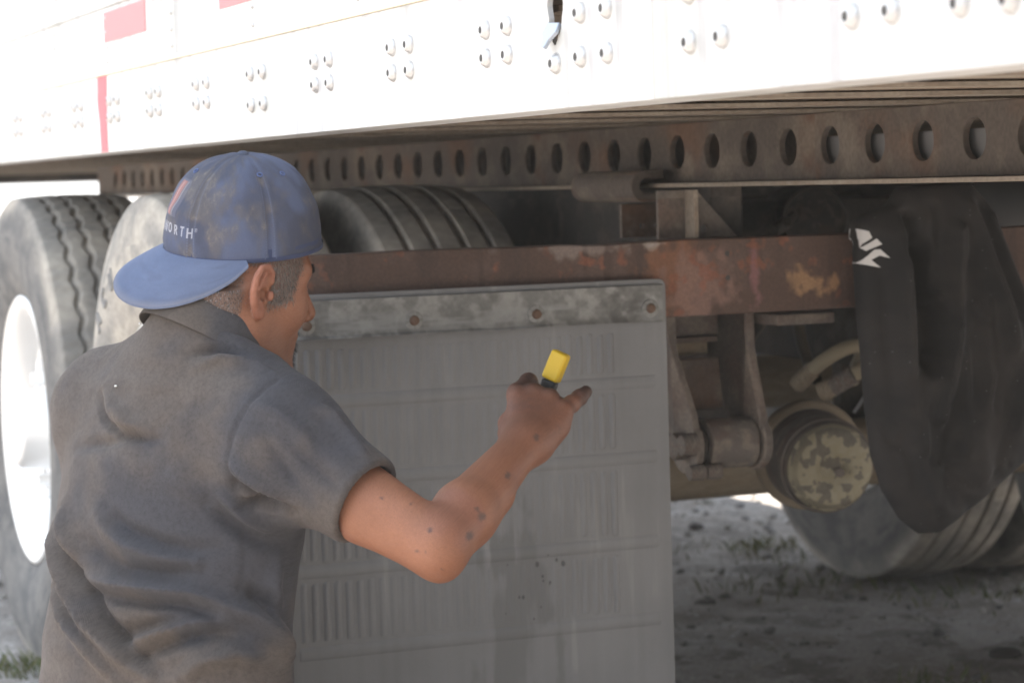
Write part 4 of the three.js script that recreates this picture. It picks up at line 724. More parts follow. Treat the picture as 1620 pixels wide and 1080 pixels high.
const FOLDS = [[[[-3.122, 0.609, -0.591], [-3.066, 0.584, -0.587], [-3.01, 0.546, -0.59], [-2.958, 0.505, -0.602], [-2.905, 0.47, -0.625], [-2.876, 0.447, -0.654]], 0.024, 0.0088], [[[-3.069, 0.616, -0.593], [-3.023, 0.581, -0.594], [-2.982, 0.549, -0.602], [-2.936, 0.509, -0.617], [-2.894, 0.478, -0.641], [-2.87, 0.457, -0.666]], -0.021, 0.008], [[[-3.063, 0.539, -0.579], [-2.996, 0.504, -0.584], [-2.941, 0.474, -0.599], [-2.906, 0.443, -0.619]], 0.021, 0.008], [[[-2.984, 0.56, -0.604], [-2.937, 0.554, -0.631], [-2.894, 0.55, -0.673], [-2.872, 0.547, -0.709], [-2.861, 0.537, -0.735], [-2.856, 0.521, -0.765]], 0.021, 0.008], [[[-2.98, 0.545, -0.602], [-2.926, 0.538, -0.635], [-2.89, 0.536, -0.674], [-2.869, 0.532, -0.708], [-2.857, 0.518, -0.735]], -0.018, 0.008], [[[-2.945, 0.512, -0.612], [-2.916, 0.499, -0.629], [-2.891, 0.508, -0.66], [-2.872, 0.514, -0.69], [-2.859, 0.518, -0.728]], -0.018, 0.0096], [[[-2.977, 0.645, -0.633], [-2.96, 0.632, -0.639], [-2.934, 0.618, -0.654], [-2.903, 0.605, -0.682], [-2.882, 0.598, -0.713], [-2.869, 0.6, -0.75]], -0.0135, 0.0096], [[[-2.99, 0.635, -0.622], [-2.964, 0.616, -0.631], [-2.935, 0.602, -0.648], [-2.901, 0.59, -0.679], [-2.876, 0.584, -0.719]], 0.0135, 0.0096], [[[-2.999, 0.605, -0.609], [-2.967, 0.587, -0.62], [-2.928, 0.574, -0.645], [-2.892, 0.57, -0.684], [-2.871, 0.571, -0.725]], -0.015, 0.0088], [[[-2.893, 0.467, -0.638], [-2.874, 0.486, -0.67], [-2.861, 0.497, -0.704], [-2.852, 0.499, -0.741], [-2.851, 0.492, -0.769]], -0.021, 0.0104], [[[-2.902, 0.485, -0.635], [-2.88, 0.502, -0.672], [-2.864, 0.512, -0.706], [-2.855, 0.512, -0.742]], 0.018, 0.0096], [[[-2.857, 0.445, -0.686], [-2.85, 0.467, -0.716], [-2.847, 0.471, -0.755], [-2.854, 0.463, -0.788]], 0.018, 0.0096], [[[-2.857, 0.528, -0.752], [-2.857, 0.513, -0.783], [-2.866, 0.49, -0.809], [-2.891, 0.451, -0.835]], 0.021, 0.0104], [[[-2.86, 0.549, -0.773], [-2.865, 0.53, -0.802], [-2.884, 0.493, -0.83]], -0.018, 0.0096], [[[-2.867, 0.613, -0.781], [-2.865, 0.592, -0.779], [-2.859, 0.547, -0.771], [-2.856, 0.519, -0.768], [-2.849, 0.482, -0.757], [-2.845, 0.442, -0.752]], -0.0024, 0.0032], [[[-2.851, 0.801, -0.822], [-2.842, 0.786, -0.795], [-2.839, 0.764, -0.773], [-2.841, 0.73, -0.758], [-2.846, 0.699, -0.755], [-2.853, 0.667, -0.765], [-2.85, 0.645, -0.784]], -0.0034, 0.0036], [[[-2.848, 0.678, -0.763], [-2.832, 0.668, -0.782], [-2.82, 0.659, -0.799], [-2.81, 0.643, -0.822]], -0.036, 0.008], [[[-2.844, 0.707, -0.755], [-2.825, 0.688, -0.777], [-2.814, 0.673, -0.796], [-2.805, 0.653, -0.817]], 0.018, 0.0088], [[[-2.855, 0.65, -0.776], [-2.838, 0.651, -0.791], [-2.823, 0.645, -0.81]], -0.027, 0.0064], [[[-2.87, 0.674, -0.745], [-2.863, 0.65, -0.766], [-2.862, 0.625, -0.789], [-2.869, 0.607, -0.814]], 0.015, 0.0096], [[[-2.881, 0.65, -0.739], [-2.868, 0.626, -0.766], [-2.866, 0.608, -0.797], [-2.881, 0.594, -0.833]], -0.015, 0.0096], [[[-3.063, 0.782, -0.649], [-3.024, 0.753, -0.644], [-2.987, 0.737, -0.654], [-2.948, 0.731, -0.677], [-2.923, 0.73, -0.696]], -0.012, 0.0056], [[[-3.056, 0.79, -0.654], [-3.008, 0.762, -0.655], [-2.973, 0.746, -0.666], [-2.941, 0.742, -0.686]], 0.0105, 0.0096], [[[-3.072, 0.715, -0.618], [-3.004, 0.723, -0.64], [-2.959, 0.733, -0.67]], -0.009, 0.008], [[[-2.929, 0.816, -0.742], [-2.918, 0.825, -0.771], [-2.895, 0.817, -0.805], [-2.87, 0.809, -0.822]], 0.012, 0.008], [[[-2.943, 0.832, -0.738], [-2.93, 0.839, -0.771], [-2.914, 0.829, -0.803]], -0.012, 0.0072], [[[-2.838, 0.775, -0.784], [-2.818, 0.767, -0.805], [-2.798, 0.744, -0.83], [-2.778, 0.714, -0.846]], 0.009, 0.0112], [[[-2.795, 0.73, -0.821], [-2.772, 0.7, -0.844], [-2.745, 0.678, -0.866]], -0.009, 0.0096], [[[-2.819, 0.771, -0.861], [-2.81, 0.755, -0.878], [-2.781, 0.726, -0.895], [-2.752, 0.705, -0.909]], 0.012, 0.008], [[[-3.072, 0.639, -0.599], [-3.032, 0.604, -0.597], [-2.999, 0.576, -0.601]], 0.021, 0.0112], [[[-2.915, 0.697, -0.694], [-2.898, 0.674, -0.713], [-2.88, 0.658, -0.739]], 0.009, 0.016], [[[-2.81, 0.738, -0.794], [-2.794, 0.7, -0.811], [-2.782, 0.662, -0.83]], -0.009, 0.0096], [[[-2.757, 0.705, -0.917], [-2.836, 0.679, -0.924], [-2.844, 0.649, -0.907], [-2.76, 0.634, -0.855]], -0.0019, 0.003], [[[-2.876, 0.581, -0.823], [-2.87, 0.544, -0.812], [-2.874, 0.503, -0.819], [-2.891, 0.459, -0.835]], 0.015, 0.0112]];
{ // cloth folds: ridges and creases along curves that lie on the shirt, then a little slack everywhere
  const p = shirtG.attributes.position, n = shirtG.attributes.normal, out = new Float32Array(p.count * 3);
  for (let i = 0; i < p.count; i++) {
    const x = p.getX(i), y = p.getY(i), z = p.getZ(i); let h = 0;
    for (const [pts, amp, wid] of FOLDS) {
      let best = 1, at = 0;
      for (let k = 0; k < pts.length - 1; k++) {
        const a = pts[k], b = pts[k + 1], dx = b[0] - a[0], dy = b[1] - a[1], dz = b[2] - a[2], t = clamp(((x - a[0]) * dx + (y - a[1]) * dy + (z - a[2]) * dz) / (dx * dx + dy * dy + dz * dz));
        const q = Math.hypot(x - a[0] - dx * t, y - a[1] - dy * t, z - a[2] - dz * t); if (q < best) { best = q; at = (k + t) / (pts.length - 1); }
      }
      if (best < wid * 4) h += amp * Math.exp(-((best / wid) ** 2)) * (amp < 0 && wid < 0.004 ? 1 : Math.pow(Math.sin(Math.PI * clamp(at, 0.04, 0.96)), 0.6));
    }
    h += 0.009 * (fbm(x * 9, y * 15, z * 9, 3) - 0.5) + 0.0016 * (noise(x * 60, y * 60, z * 60) - 0.5);
    const hem = sstep(0.004, 0.02, Math.abs((x - J.cuff[0]) * sdir[0] + (y - J.cuff[1]) * sdir[1] + (z - J.cuff[2]) * sdir[2])); if (Math.hypot(x - J.cuff[0], y - J.cuff[1], z - J.cuff[2]) < 0.09) h *= 0.3 + 0.7 * hem;
    out.set([x + n.getX(i) * h, y + n.getY(i) * h, z + n.getZ(i) * h], i * 3);
  }
  shirtG.setAttribute('position', new THREE.BufferAttribute(out, 3)); shirtG.computeVertexNormals();
  const u = new Float32Array(p.count * 2); for (let i = 0; i < p.count; i++) { const q = [out[i * 3] - J.torso[0], 0, out[i * 3 + 2] - J.torso[2]]; u[i * 2] = dot(q, TL) + 0.35 * dot(q, TF); u[i * 2 + 1] = out[i * 3 + 1]; }
  shirtG.setAttribute('uv', new THREE.BufferAttribute(u, 2));
}
const weave = tex(256, 256, (u, v) => { const a = Math.sin(u * 2 * Math.PI * 28), b = Math.sin(v * 2 * Math.PI * 28), n = hash(Math.floor(u * 256), Math.floor(v * 256), 3); return 0.5 + 0.28 * a * b + 0.3 * (n - 0.5); }, false); weave.repeat.set(22, 22);
const heather = tex(512, 512, (u, v) => { const k = 0.62 + 0.22 * noise(u * 150, v * 150, 3) + 0.22 * noise(u * 60, v * 60, 9) + 0.18 * hash(Math.floor(u * 256), Math.floor(v * 256), 4); return [k, k, k]; }); heather.repeat.set(5, 5);
const shirtM = new THREE.MeshPhysicalMaterial({ vertexColors: true, map: heather, roughness: 0.95, side: THREE.DoubleSide, sheen: 0.35, sheenRoughness: 0.6, sheenColor: lin(0.30, 0.28, 0.28), bumpMap: weave, bumpScale: 0.0007 });
function cloth(x, y, z) { // charcoal knit, sun-faded brown with dust rubbed into it
  const l = dot([x - J.torso[0], 0, z - J.torso[2]], TL), a = fbm(x * 7, y * 7, z * 7, 4), b = fbm(x * 20 + 3, y * 20, z * 20, 4), g = noise(x * 330, y * 330, z * 330);
  let c = mix3([0.056, 0.053, 0.060], [0.098, 0.079, 0.069], sstep(0.42, 0.62, a));
  c = mix3(c, [0.135, 0.113, 0.100], 0.45 * sstep(0.52, 0.74, b) * sstep(0.40, 0.6, a));
  return c.map((q) => q * (0.9 + 0.2 * g));
}
paint(shirtG, cloth);
const shirt = part('polo_shirt', shirtG, shirtM, man, 'dusty faded charcoal polo shirt with loose folds');
{ // collar: a stand that turns over into a leaf, open at the throat
  const U = unit(add(neckDir, comb(0.10, 0.1, 0.25))), F0 = unit(comb(0.80, 0.60)), F = unit(add(F0, U, -dot(F0, U))), S = unit(cross(F, U)), C = add(J.neck, U, 0.006), nT = 90, pos = [], idx = [];
  const pr = [[0.071, -0.012], [0.0725, 0.012], [0.0735, 0.027], [0.0755, 0.0315], [0.0795, 0.030], [0.0835, 0.016], [0.0875, 0.0], [0.0905, -0.012], [0.0885, -0.0125], [0.0845, -0.002], [0.080, 0.012], [0.0765, 0.022], [0.0745, 0.010], [0.0735, -0.012]], m = pr.length;
  for (let i = 0; i <= nT; i++) {
    const t = -Math.PI * 0.86 + 2 * Math.PI * 0.86 * i / nT, back = (1 + Math.cos(t)) / 2, k = Math.abs(t) / (Math.PI * 0.86);
    for (const [r, h] of pr) { const spread = 1 + 0.05 * back * (h < 0.01 ? 1 : 0.3), rr = (r + 0.0018 * Math.sin(t * 5 + 1) * (h < 0.012 ? 1 : 0.2)) * spread, hh = h - 0.018 * k * k * k + (r > 0.0835 ? -0.010 * (1 - back) : 0); pos.push(...add(add(add(C, F, -Math.cos(t) * rr * 0.98), S, Math.sin(t) * rr * 0.94), U, hh)); }
  }
  for (let i = 0; i < nT; i++) for (let j = 0; j < m; j++) { const a = i * m + j, b = i * m + (j + 1) % m; idx.push(a, b, a + m, b, b + m, a + m); }
  const g = new THREE.BufferGeometry(); g.setAttribute('position', new THREE.Float32BufferAttribute(pos, 3)); g.setIndex(idx); g.computeVertexNormals(); paint(g, (x, y, z) => cloth(x, y, z).map((q, i) => q * [1.05, 1.04, 1.0][i])); boxUV(g);
  part('collar', g, shirtM, shirt);
}
// ---- trousers and boots, below the picture
const trouserD = (x, y, z) => { let d = Math.max(torsoD(x, y, z, 0.004), y - 0.33); for (let k = 0; k < 2; k++) { d = smin(d, capsule(x, y, z, hips[k], knees[k], 0.102, 0.068), 0.04); d = smin(d, capsule(x, y, z, knees[k], ankles[k], 0.064, 0.056), 0.03); } return Math.max(d, 0.004 - y); };
const denim = std([0.045, 0.055, 0.085], 0.9);
part('trousers', boxUV(nets(trouserD, [-3.5, -0.01, -1.36], [-2.55, 0.36, -0.36], 0.012)), denim, man);
for (let k = 0; k < 2; k++) { const t = add(ankles[k], TF, -0.10), h = add(ankles[k], TF, 0.03); part('boot', boxUV(nets((x, y, z) => Math.max(smin(capsule(x, y, z, [h[0], 0.055, h[2]], [t[0], 0.045, t[2]], 0.052, 0.040), capsule(x, y, z, [t[0], 0.04, t[2]], add([t[0], 0.035, t[2]], TF, -0.08), 0.04, 0.033), 0.02), 0.003 - y), add(ankles[k], [-0.3, -0.06, -0.3]), add(ankles[k], [0.3, 0.12, 0.3]), 0.01)), std([0.06, 0.045, 0.035], 0.8), man); }
// ---- cap, worn backwards
const cap = new THREE.Group(); cap.name = 'cap'; cap.position.copy(world(man)).negate(); cap.userData.label = 'faded dirty blue baseball cap worn backwards'; man.add(cap);
const inCap = (n, g, m, label) => { const o = shadowed(new THREE.Mesh(g, m)); o.name = n; if (label) o.userData.label = label; cap.add(o); return o; };
const rimPt = (t, rho = 1, h = 0) => add(add(add(CC, CF, -Math.cos(t) * CA * rho), CS, Math.sin(t) * CB * rho), CU, h);
{
  const nt = 180, nv = 40, pos = [], uv = [], idx = [];
  for (let j = 0; j <= nv; j++) for (let i = 0; i <= nt; i++) {
    const t = -Math.PI + 2 * Math.PI * i / nt, v = j / nv, e = 2 / 2.35; let rho = Math.pow(Math.max(0, Math.cos(v * Math.PI / 2)), e), h = CH * Math.pow(Math.sin(v * Math.PI / 2), e);
    let d = 0; const st = ((t / (Math.PI / 3) + 6.5) % 1), sd = Math.min(st, 1 - st) * (Math.PI / 3) * 0.095 * rho; d -= 0.0022 * Math.exp(-((sd / 0.003) ** 2)) - 0.001 * Math.exp(-(((sd - 0.006) / 0.003) ** 2));
    d += 0.006 * (fbm(Math.cos(t) * 2.4 + 4, Math.sin(t) * 2.4 + 3, v * 3, 3) - 0.5) * (v > 0.02 ? 1 : 0) + 0.003 * Math.exp(-(((v - 0.26) / 0.05) ** 2)) * Math.sin(t * 3 + 1);
    d += -0.004 * Math.exp(-(((v - 0.34) / 0.16) ** 2)) * (0.5 + 0.5 * Math.sin(t * 7)) * sstep(1.7, 2.4, Math.abs(t));
    rho = rho * (1 + d / 0.09); pos.push(...rimPt(t, rho, h * (1 + d * 2))); uv.push(i / nt, v);
  }
  for (let j = 0; j < nv; j++) for (let i = 0; i < nt; i++) { const a = i + j * (nt + 1), b = a + nt + 1; idx.push(a, a + 1, b, a + 1, b + 1, b); }
  const g = new THREE.BufferGeometry(); g.setAttribute('position', new THREE.Float32BufferAttribute(pos, 3)); g.setAttribute('uv', new THREE.Float32BufferAttribute(uv, 2)); g.setIndex(idx); g.computeVertexNormals();
  const w = 2048, h = 512, cv = document.createElement('canvas'); cv.width = w; cv.height = h; const cx = cv.getContext('2d'), im = cx.createImageData(w, h);
  for (let j = 0; j < h; j++) for (let i = 0; i < w; i++) {
    const t = (i / w - 0.5) * 2 * Math.PI, v = 1 - j / h, X = Math.cos(t), Y = Math.sin(t), a = fbm(X * 2.2 + 5, Y * 2.2 + 5, v * 2.6, 4), b = fbm(X * 6 + 9, Y * 6, v * 7, 4), f = hash(i, j, 1), k = fbm(X * 14, Y * 14, v * 16, 3);
    let c = mix3([0.056, 0.063, 0.098], [0.082, 0.099, 0.165], sstep(0.40, 0.70, a));
    const soil = sstep(0.44, 0.66, b * 0.55 + a * -0.25 + 0.28 + 0.22 * Math.exp(-(((t - 0.75) / 0.7) ** 2) - (((v - 0.42) / 0.3) ** 2)));
    c = mix3(c, [0.108, 0.098, 0.096], 0.62 * soil); c = mix3(c, [0.215, 0.18, 0.15], 0.55 * sstep(0.52, 0.80, k * 0.75 + 0.25 * f) * sstep(0.4, 1.0, soil));
    const st = ((t / (Math.PI / 3) + 6.5) % 1), sd = Math.min(st, 1 - st); c = mix3(c, [0.14, 0.17, 0.27], 0.35 * Math.exp(-(((sd - 0.05) / 0.008) ** 2)) * (j % 8 < 5 ? 1 : 0));
    const q = (j * w + i) * 4; for (let z = 0; z < 3; z++) im.data[q + z] = enc(c[z] * (0.86 + 0.28 * f)); im.data[q + 3] = 255;
  }
  cx.putImageData(im, 0, 0);
  cx.textAlign = 'center'; cx.textBaseline = 'middle'; cx.font = 'bold 47px sans-serif'; cx.fillStyle = 'rgba(190,190,196,0.66)';
  const word = 'KENWORTH'; for (let k = 0; k < word.length; k++) { const bend = (k - 3.5) * 46; cx.save(); cx.translate(w / 2 + bend, h * 0.855 + Math.abs(k - 3.5) * 1.5); cx.scale(1.05, 1); cx.fillText(word[k], 0, 0); cx.restore(); }
  cx.font = '18px sans-serif'; cx.fillText('®', w / 2 + 196, h * 0.84);
  // tall emblem above the word
  const E = (pts, s) => { cx.fillStyle = s; cx.beginPath(); pts.forEach(([x, y], i) => (i ? cx.lineTo(w / 2 + x, h * y) : cx.moveTo(w / 2 + x, h * y))); cx.closePath(); cx.fill(); };
  E([[-62, 0.78], [64, 0.78], [76, 0.52], [54, 0.47], [-54, 0.47], [-76, 0.52]], 'rgba(110,108,118,0.45)');
  E([[-34, 0.77], [14, 0.77], [26, 0.49], [-44, 0.49]], 'rgba(150,104,98,0.8)');
  E([[-14, 0.765], [-9, 0.765], [-9, 0.5], [-16, 0.5]], 'rgba(190,170,165,0.7)'); E([[22, 0.77], [29, 0.77], [42, 0.49], [35, 0.49]], 'rgba(170,160,156,0.6)');
  const ct = new THREE.CanvasTexture(cv); ct.colorSpace = THREE.SRGBColorSpace; ct.wrapS = THREE.RepeatWrapping;
  const cw = weave.clone(); cw.repeat.set(10, 3); cw.needsUpdate = true;
  inCap('crown', g, std([1, 1, 1], 0.95, 0, { map: ct, bumpMap: cw, bumpScale: 0.0004 }));
  const blue = std([0.085, 0.12, 0.26], 0.95), brimTex = tex(512, 256, (u, v) => { const a = fbm(u * 5, v * 4, 3, 4), b = fbm(u * 13 + 2, v * 9, 8, 4), f = hash(Math.floor(u * 512), Math.floor(v * 256), 2); let c = mix3([0.084, 0.108, 0.180], [0.118, 0.148, 0.236], a); c = mix3(c, [0.085, 0.105, 0.17], 0.5 * sstep(0.50, 0.78, b)); c = mix3(c, [0.20, 0.20, 0.23], 0.5 * sstep(0.86, 1.0, v)); return c.map((q) => q * (0.88 + 0.24 * f)); });
  inCap('button', lathe([[0.0001, 0.0045], [0.004, 0.0042], [0.007, 0.0025], [0.0078, 0]], rimPt(0, 0, CH * 0.992), add(rimPt(0, 0, CH), CU, 1), 20), std([0.055, 0.065, 0.10], 0.9));
  for (const [t, v] of [[1.05 + 0.52, 0.62], [2.09, 0.6], [0.0, 0.62], [-1.05, 0.6]]) { const e = 2 / 2.35, p0 = rimPt(t, Math.pow(Math.cos(v * Math.PI / 2), e) * 1.01, CH * Math.pow(Math.sin(v * Math.PI / 2), e) * 1.005), out = add(p0, add(CC, CU, 0.02), -1), q = new THREE.TorusGeometry(0.0032, 0.0009, 6, 16); q.applyQuaternion(new THREE.Quaternion().setFromUnitVectors(V(0, 0, 1), V(...unit(out)))); q.translate(...p0); inCap('eyelet', q, blue); }
  // brim
  const nb = 60, nr = 16, bp = [], bi = [], bu = [], AM = rad(72);
  for (const side of [0, 1]) for (let j = 0; j <= nr; j++) for (let i = 0; i <= nb; i++) {
    const t = -AM + 2 * AM * i / nb, k = j / nr, L = 0.074 * Math.pow(Math.max(0, Math.cos(t / AM * Math.PI / 2)), 0.55), r0 = rimPt(t, 1.005, 0.001), s = Math.sin(t) * CB * (1 + 0.12 * k);
    const q = add(add(add(r0, CF, -L * k * 0.93), CS, Math.sin(t) * CB * 0.10 * k), CU, -L * k * 0.56 - 4.5 * L * k * (s * s) - 0.30 * s * k * (L / 0.074) - 0.006 * k * k - side * 0.0028); bp.push(...q); bu.push(i / nb, k);
  }
  const n1 = nb + 1, half = n1 * (nr + 1); for (const o of [0, half]) for (let j = 0; j < nr; j++) for (let i = 0; i < nb; i++) { const a = o + i + j * n1, b = a + n1; bi.push(...(o ? [a, b, a + 1, b, b + 1, a + 1] : [a, a + 1, b, a + 1, b + 1, b])); }
  for (let i = 0; i < nb; i++) { const a = nr * n1 + i; bi.push(a, a + 1, a + half, a + 1, a + 1 + half, a + half); }
  const bg = new THREE.BufferGeometry(); bg.setAttribute('position', new THREE.Float32BufferAttribute(bp, 3)); bg.setAttribute('uv', new THREE.Float32BufferAttribute(bu, 2)); bg.setIndex(bi);
  inCap('brim', toCreasedNormals(bg.toNonIndexed(), 0.7), std([1, 1, 1], 0.92, 0, { map: brimTex }), 'bent brim of brighter faded blue');
  inCap('sweatband', (() => { const q = [], ix = []; for (let i = 0; i <= 100; i++) { const t = -Math.PI + 2 * Math.PI * i / 100; q.push(...rimPt(t, 0.985, 0.012), ...rimPt(t, 0.985, -0.004), ...rimPt(t, 1.008, -0.0035), ...rimPt(t, 1.008, 0.002)); } for (let i = 0; i < 100; i++) for (let j = 0; j < 3; j++) { const a = i * 4 + j; ix.push(a, a + 1, a + 4, a + 1, a + 5, a + 4); } const b = new THREE.BufferGeometry(); b.setAttribute('position', new THREE.Float32BufferAttribute(q, 3)); b.setIndex(ix); b.computeVertexNormals(); return b; })(), std([0.045, 0.058, 0.12], 0.95));
}
// ---- cropped hair, eyebrow and goatee as short strands
{
  const hp = [], hc = [];
  const strand = (f, u, s, dir, len, wid, col) => {
    let p = fromHead(f, u, s); for (let k = 0; k < 6; k++) { const e = 0.001, d = headD(...p), g = unit([headD(p[0] + e, p[1], p[2]) - d, headD(p[0], p[1] + e, p[2]) - d, headD(p[0], p[1], p[2] + e) - d]); p = add(p, g, -d); if (k === 5) { const t = unit(add(dir, g, 0.55 + 0.3 * rnd())), w = unit(cross(t, g)); p = add(p, g, -0.0006); hp.push(...add(p, w, wid), ...add(p, w, -wid), ...add(p, t, len)); for (let q = 0; q < 3; q++) hc.push(...col); } }
  };
  const dn = HU.map((v) => -v), back = HF.map((v) => -v);
  let made = 0;
  for (let i = 0; i < 60000 && made < 5200; i++) {
    const f = -0.10 + 0.18 * rnd(), u = -0.075 + 0.13 * rnd(), s = 0.03 + 0.06 * rnd(); const p = fromHead(f, u, s); if (Math.abs(headD(...p)) > 0.006) continue;
    const m = hairMask(f, u, s); if (rnd() > m) continue; made++;
    const grey = rnd() < (f > 0 ? 0.66 : 0.25), v = grey ? 0.20 + 0.16 * rnd() : 0.035 + 0.05 * rnd();
    strand(f, u, s, unit(add(add(dn, back, f > 0 ? 0.25 : 0.1), HS, (rnd() - 0.5) * 0.5)), f > 0 ? 0.0045 + 0.003 * rnd() : 0.0028 + 0.002 * rnd(), 0.00042, [v, v * 0.96, v * 0.92]);
  }
  for (let i = 0; i < 260; i++) { const k = rnd(), s = 0.012 + 0.034 * k, v = 0.012 + 0.02 * rnd(); strand(0.106 - 0.016 * k, 0.038 + (rnd() - 0.5) * 0.010, s * (rnd() < 0.5 ? 1 : -1), unit(add(add(HS, HF, 0.6), HU, 0.2)), 0.005, 0.0005, [v, v, v]); }
  for (let i = 0; i < 900; i++) { const v = 0.012 + 0.02 * rnd(); strand(0.100 + 0.004 * rnd(), -0.060 - 0.036 * rnd(), (rnd() - 0.5) * 0.056, unit(add(dn, HF, 0.7)), 0.007, 0.0006, [v, v, v]); }
  for (let i = 0; i < 500; i++) { const v = 0.012 + 0.02 * rnd(); strand(0.106, -0.043 + 0.008 * (rnd() - 0.5), (rnd() - 0.5) * 0.056, unit(add(dn, HF, 0.5)), 0.006, 0.0006, [v, v, v]); }
  const g = new THREE.BufferGeometry(); g.setAttribute('position', new THREE.Float32BufferAttribute(hp, 3)); g.setAttribute('color', new THREE.Float32BufferAttribute(hc, 3)); g.computeVertexNormals();
  const hair = part('hair', g, new THREE.MeshStandardMaterial({ vertexColors: true, roughness: 0.6, side: THREE.DoubleSide }), man, 'cropped greying hair, black brow and goatee'); hair.userData.kind = 'stuff';
}
// ---- the tool in his hand
{
  const a = [-2.9741, 0.747, -1.226], b = [-2.9679, 0.7698, -1.2314], c = [-2.9594, 0.8065, -1.2453], tool = thing('hand_tool', a, 'yellow plastic tool handle with black collar gripped in the dirty right hand', 'tool');
  const stick = (p, q, w, t, r) => { const A = V(...p), B = V(...q), d = B.clone().sub(A), g = new RoundedBoxGeometry(w, d.length(), t, 3, r), y = d.normalize(), z = V(...hn).addScaledVector(y, -V(...hn).dot(y)).normalize(), x = y.clone().cross(z); g.applyMatrix4(new THREE.Matrix4().makeBasis(x, y, z)); const m = A.add(B).multiplyScalar(0.5); g.translate(m.x, m.y, m.z); return g; };
  part('handle', stick(b, c, 0.0245, 0.017, 0.004), std([0.72, 0.47, 0.012], 0.45), tool, 'bright yellow plastic handle');
  part('collar', stick(a, add(b, unit(add(b, a, -1)), -0.0005), 0.021, 0.014, 0.003), std([0.03, 0.03, 0.032], 0.5), tool);
}
{ const lint = new THREE.IcosahedronGeometry(0.0022, 0); lint.scale(1.6, 0.7, 1); for (const p of [[-2.8601, 0.5525, -0.6649], [-3.0143, 0.8069, -0.6363], [-3.0516, 0.8705, -0.6964]]) { let q = p; for (let k = 0; k < 8; k++) { const e = 0.002, d = shirtD(...q), g = unit([shirtD(q[0] + e, q[1], q[2]) - d, shirtD(q[0], q[1] + e, q[2]) - d, shirtD(q[0], q[1], q[2] + e) - d]); q = add(q, g, -(d - 0.004)); } put('lint', lint, std([0.7, 0.68, 0.65], 0.9), shirt, q); } }

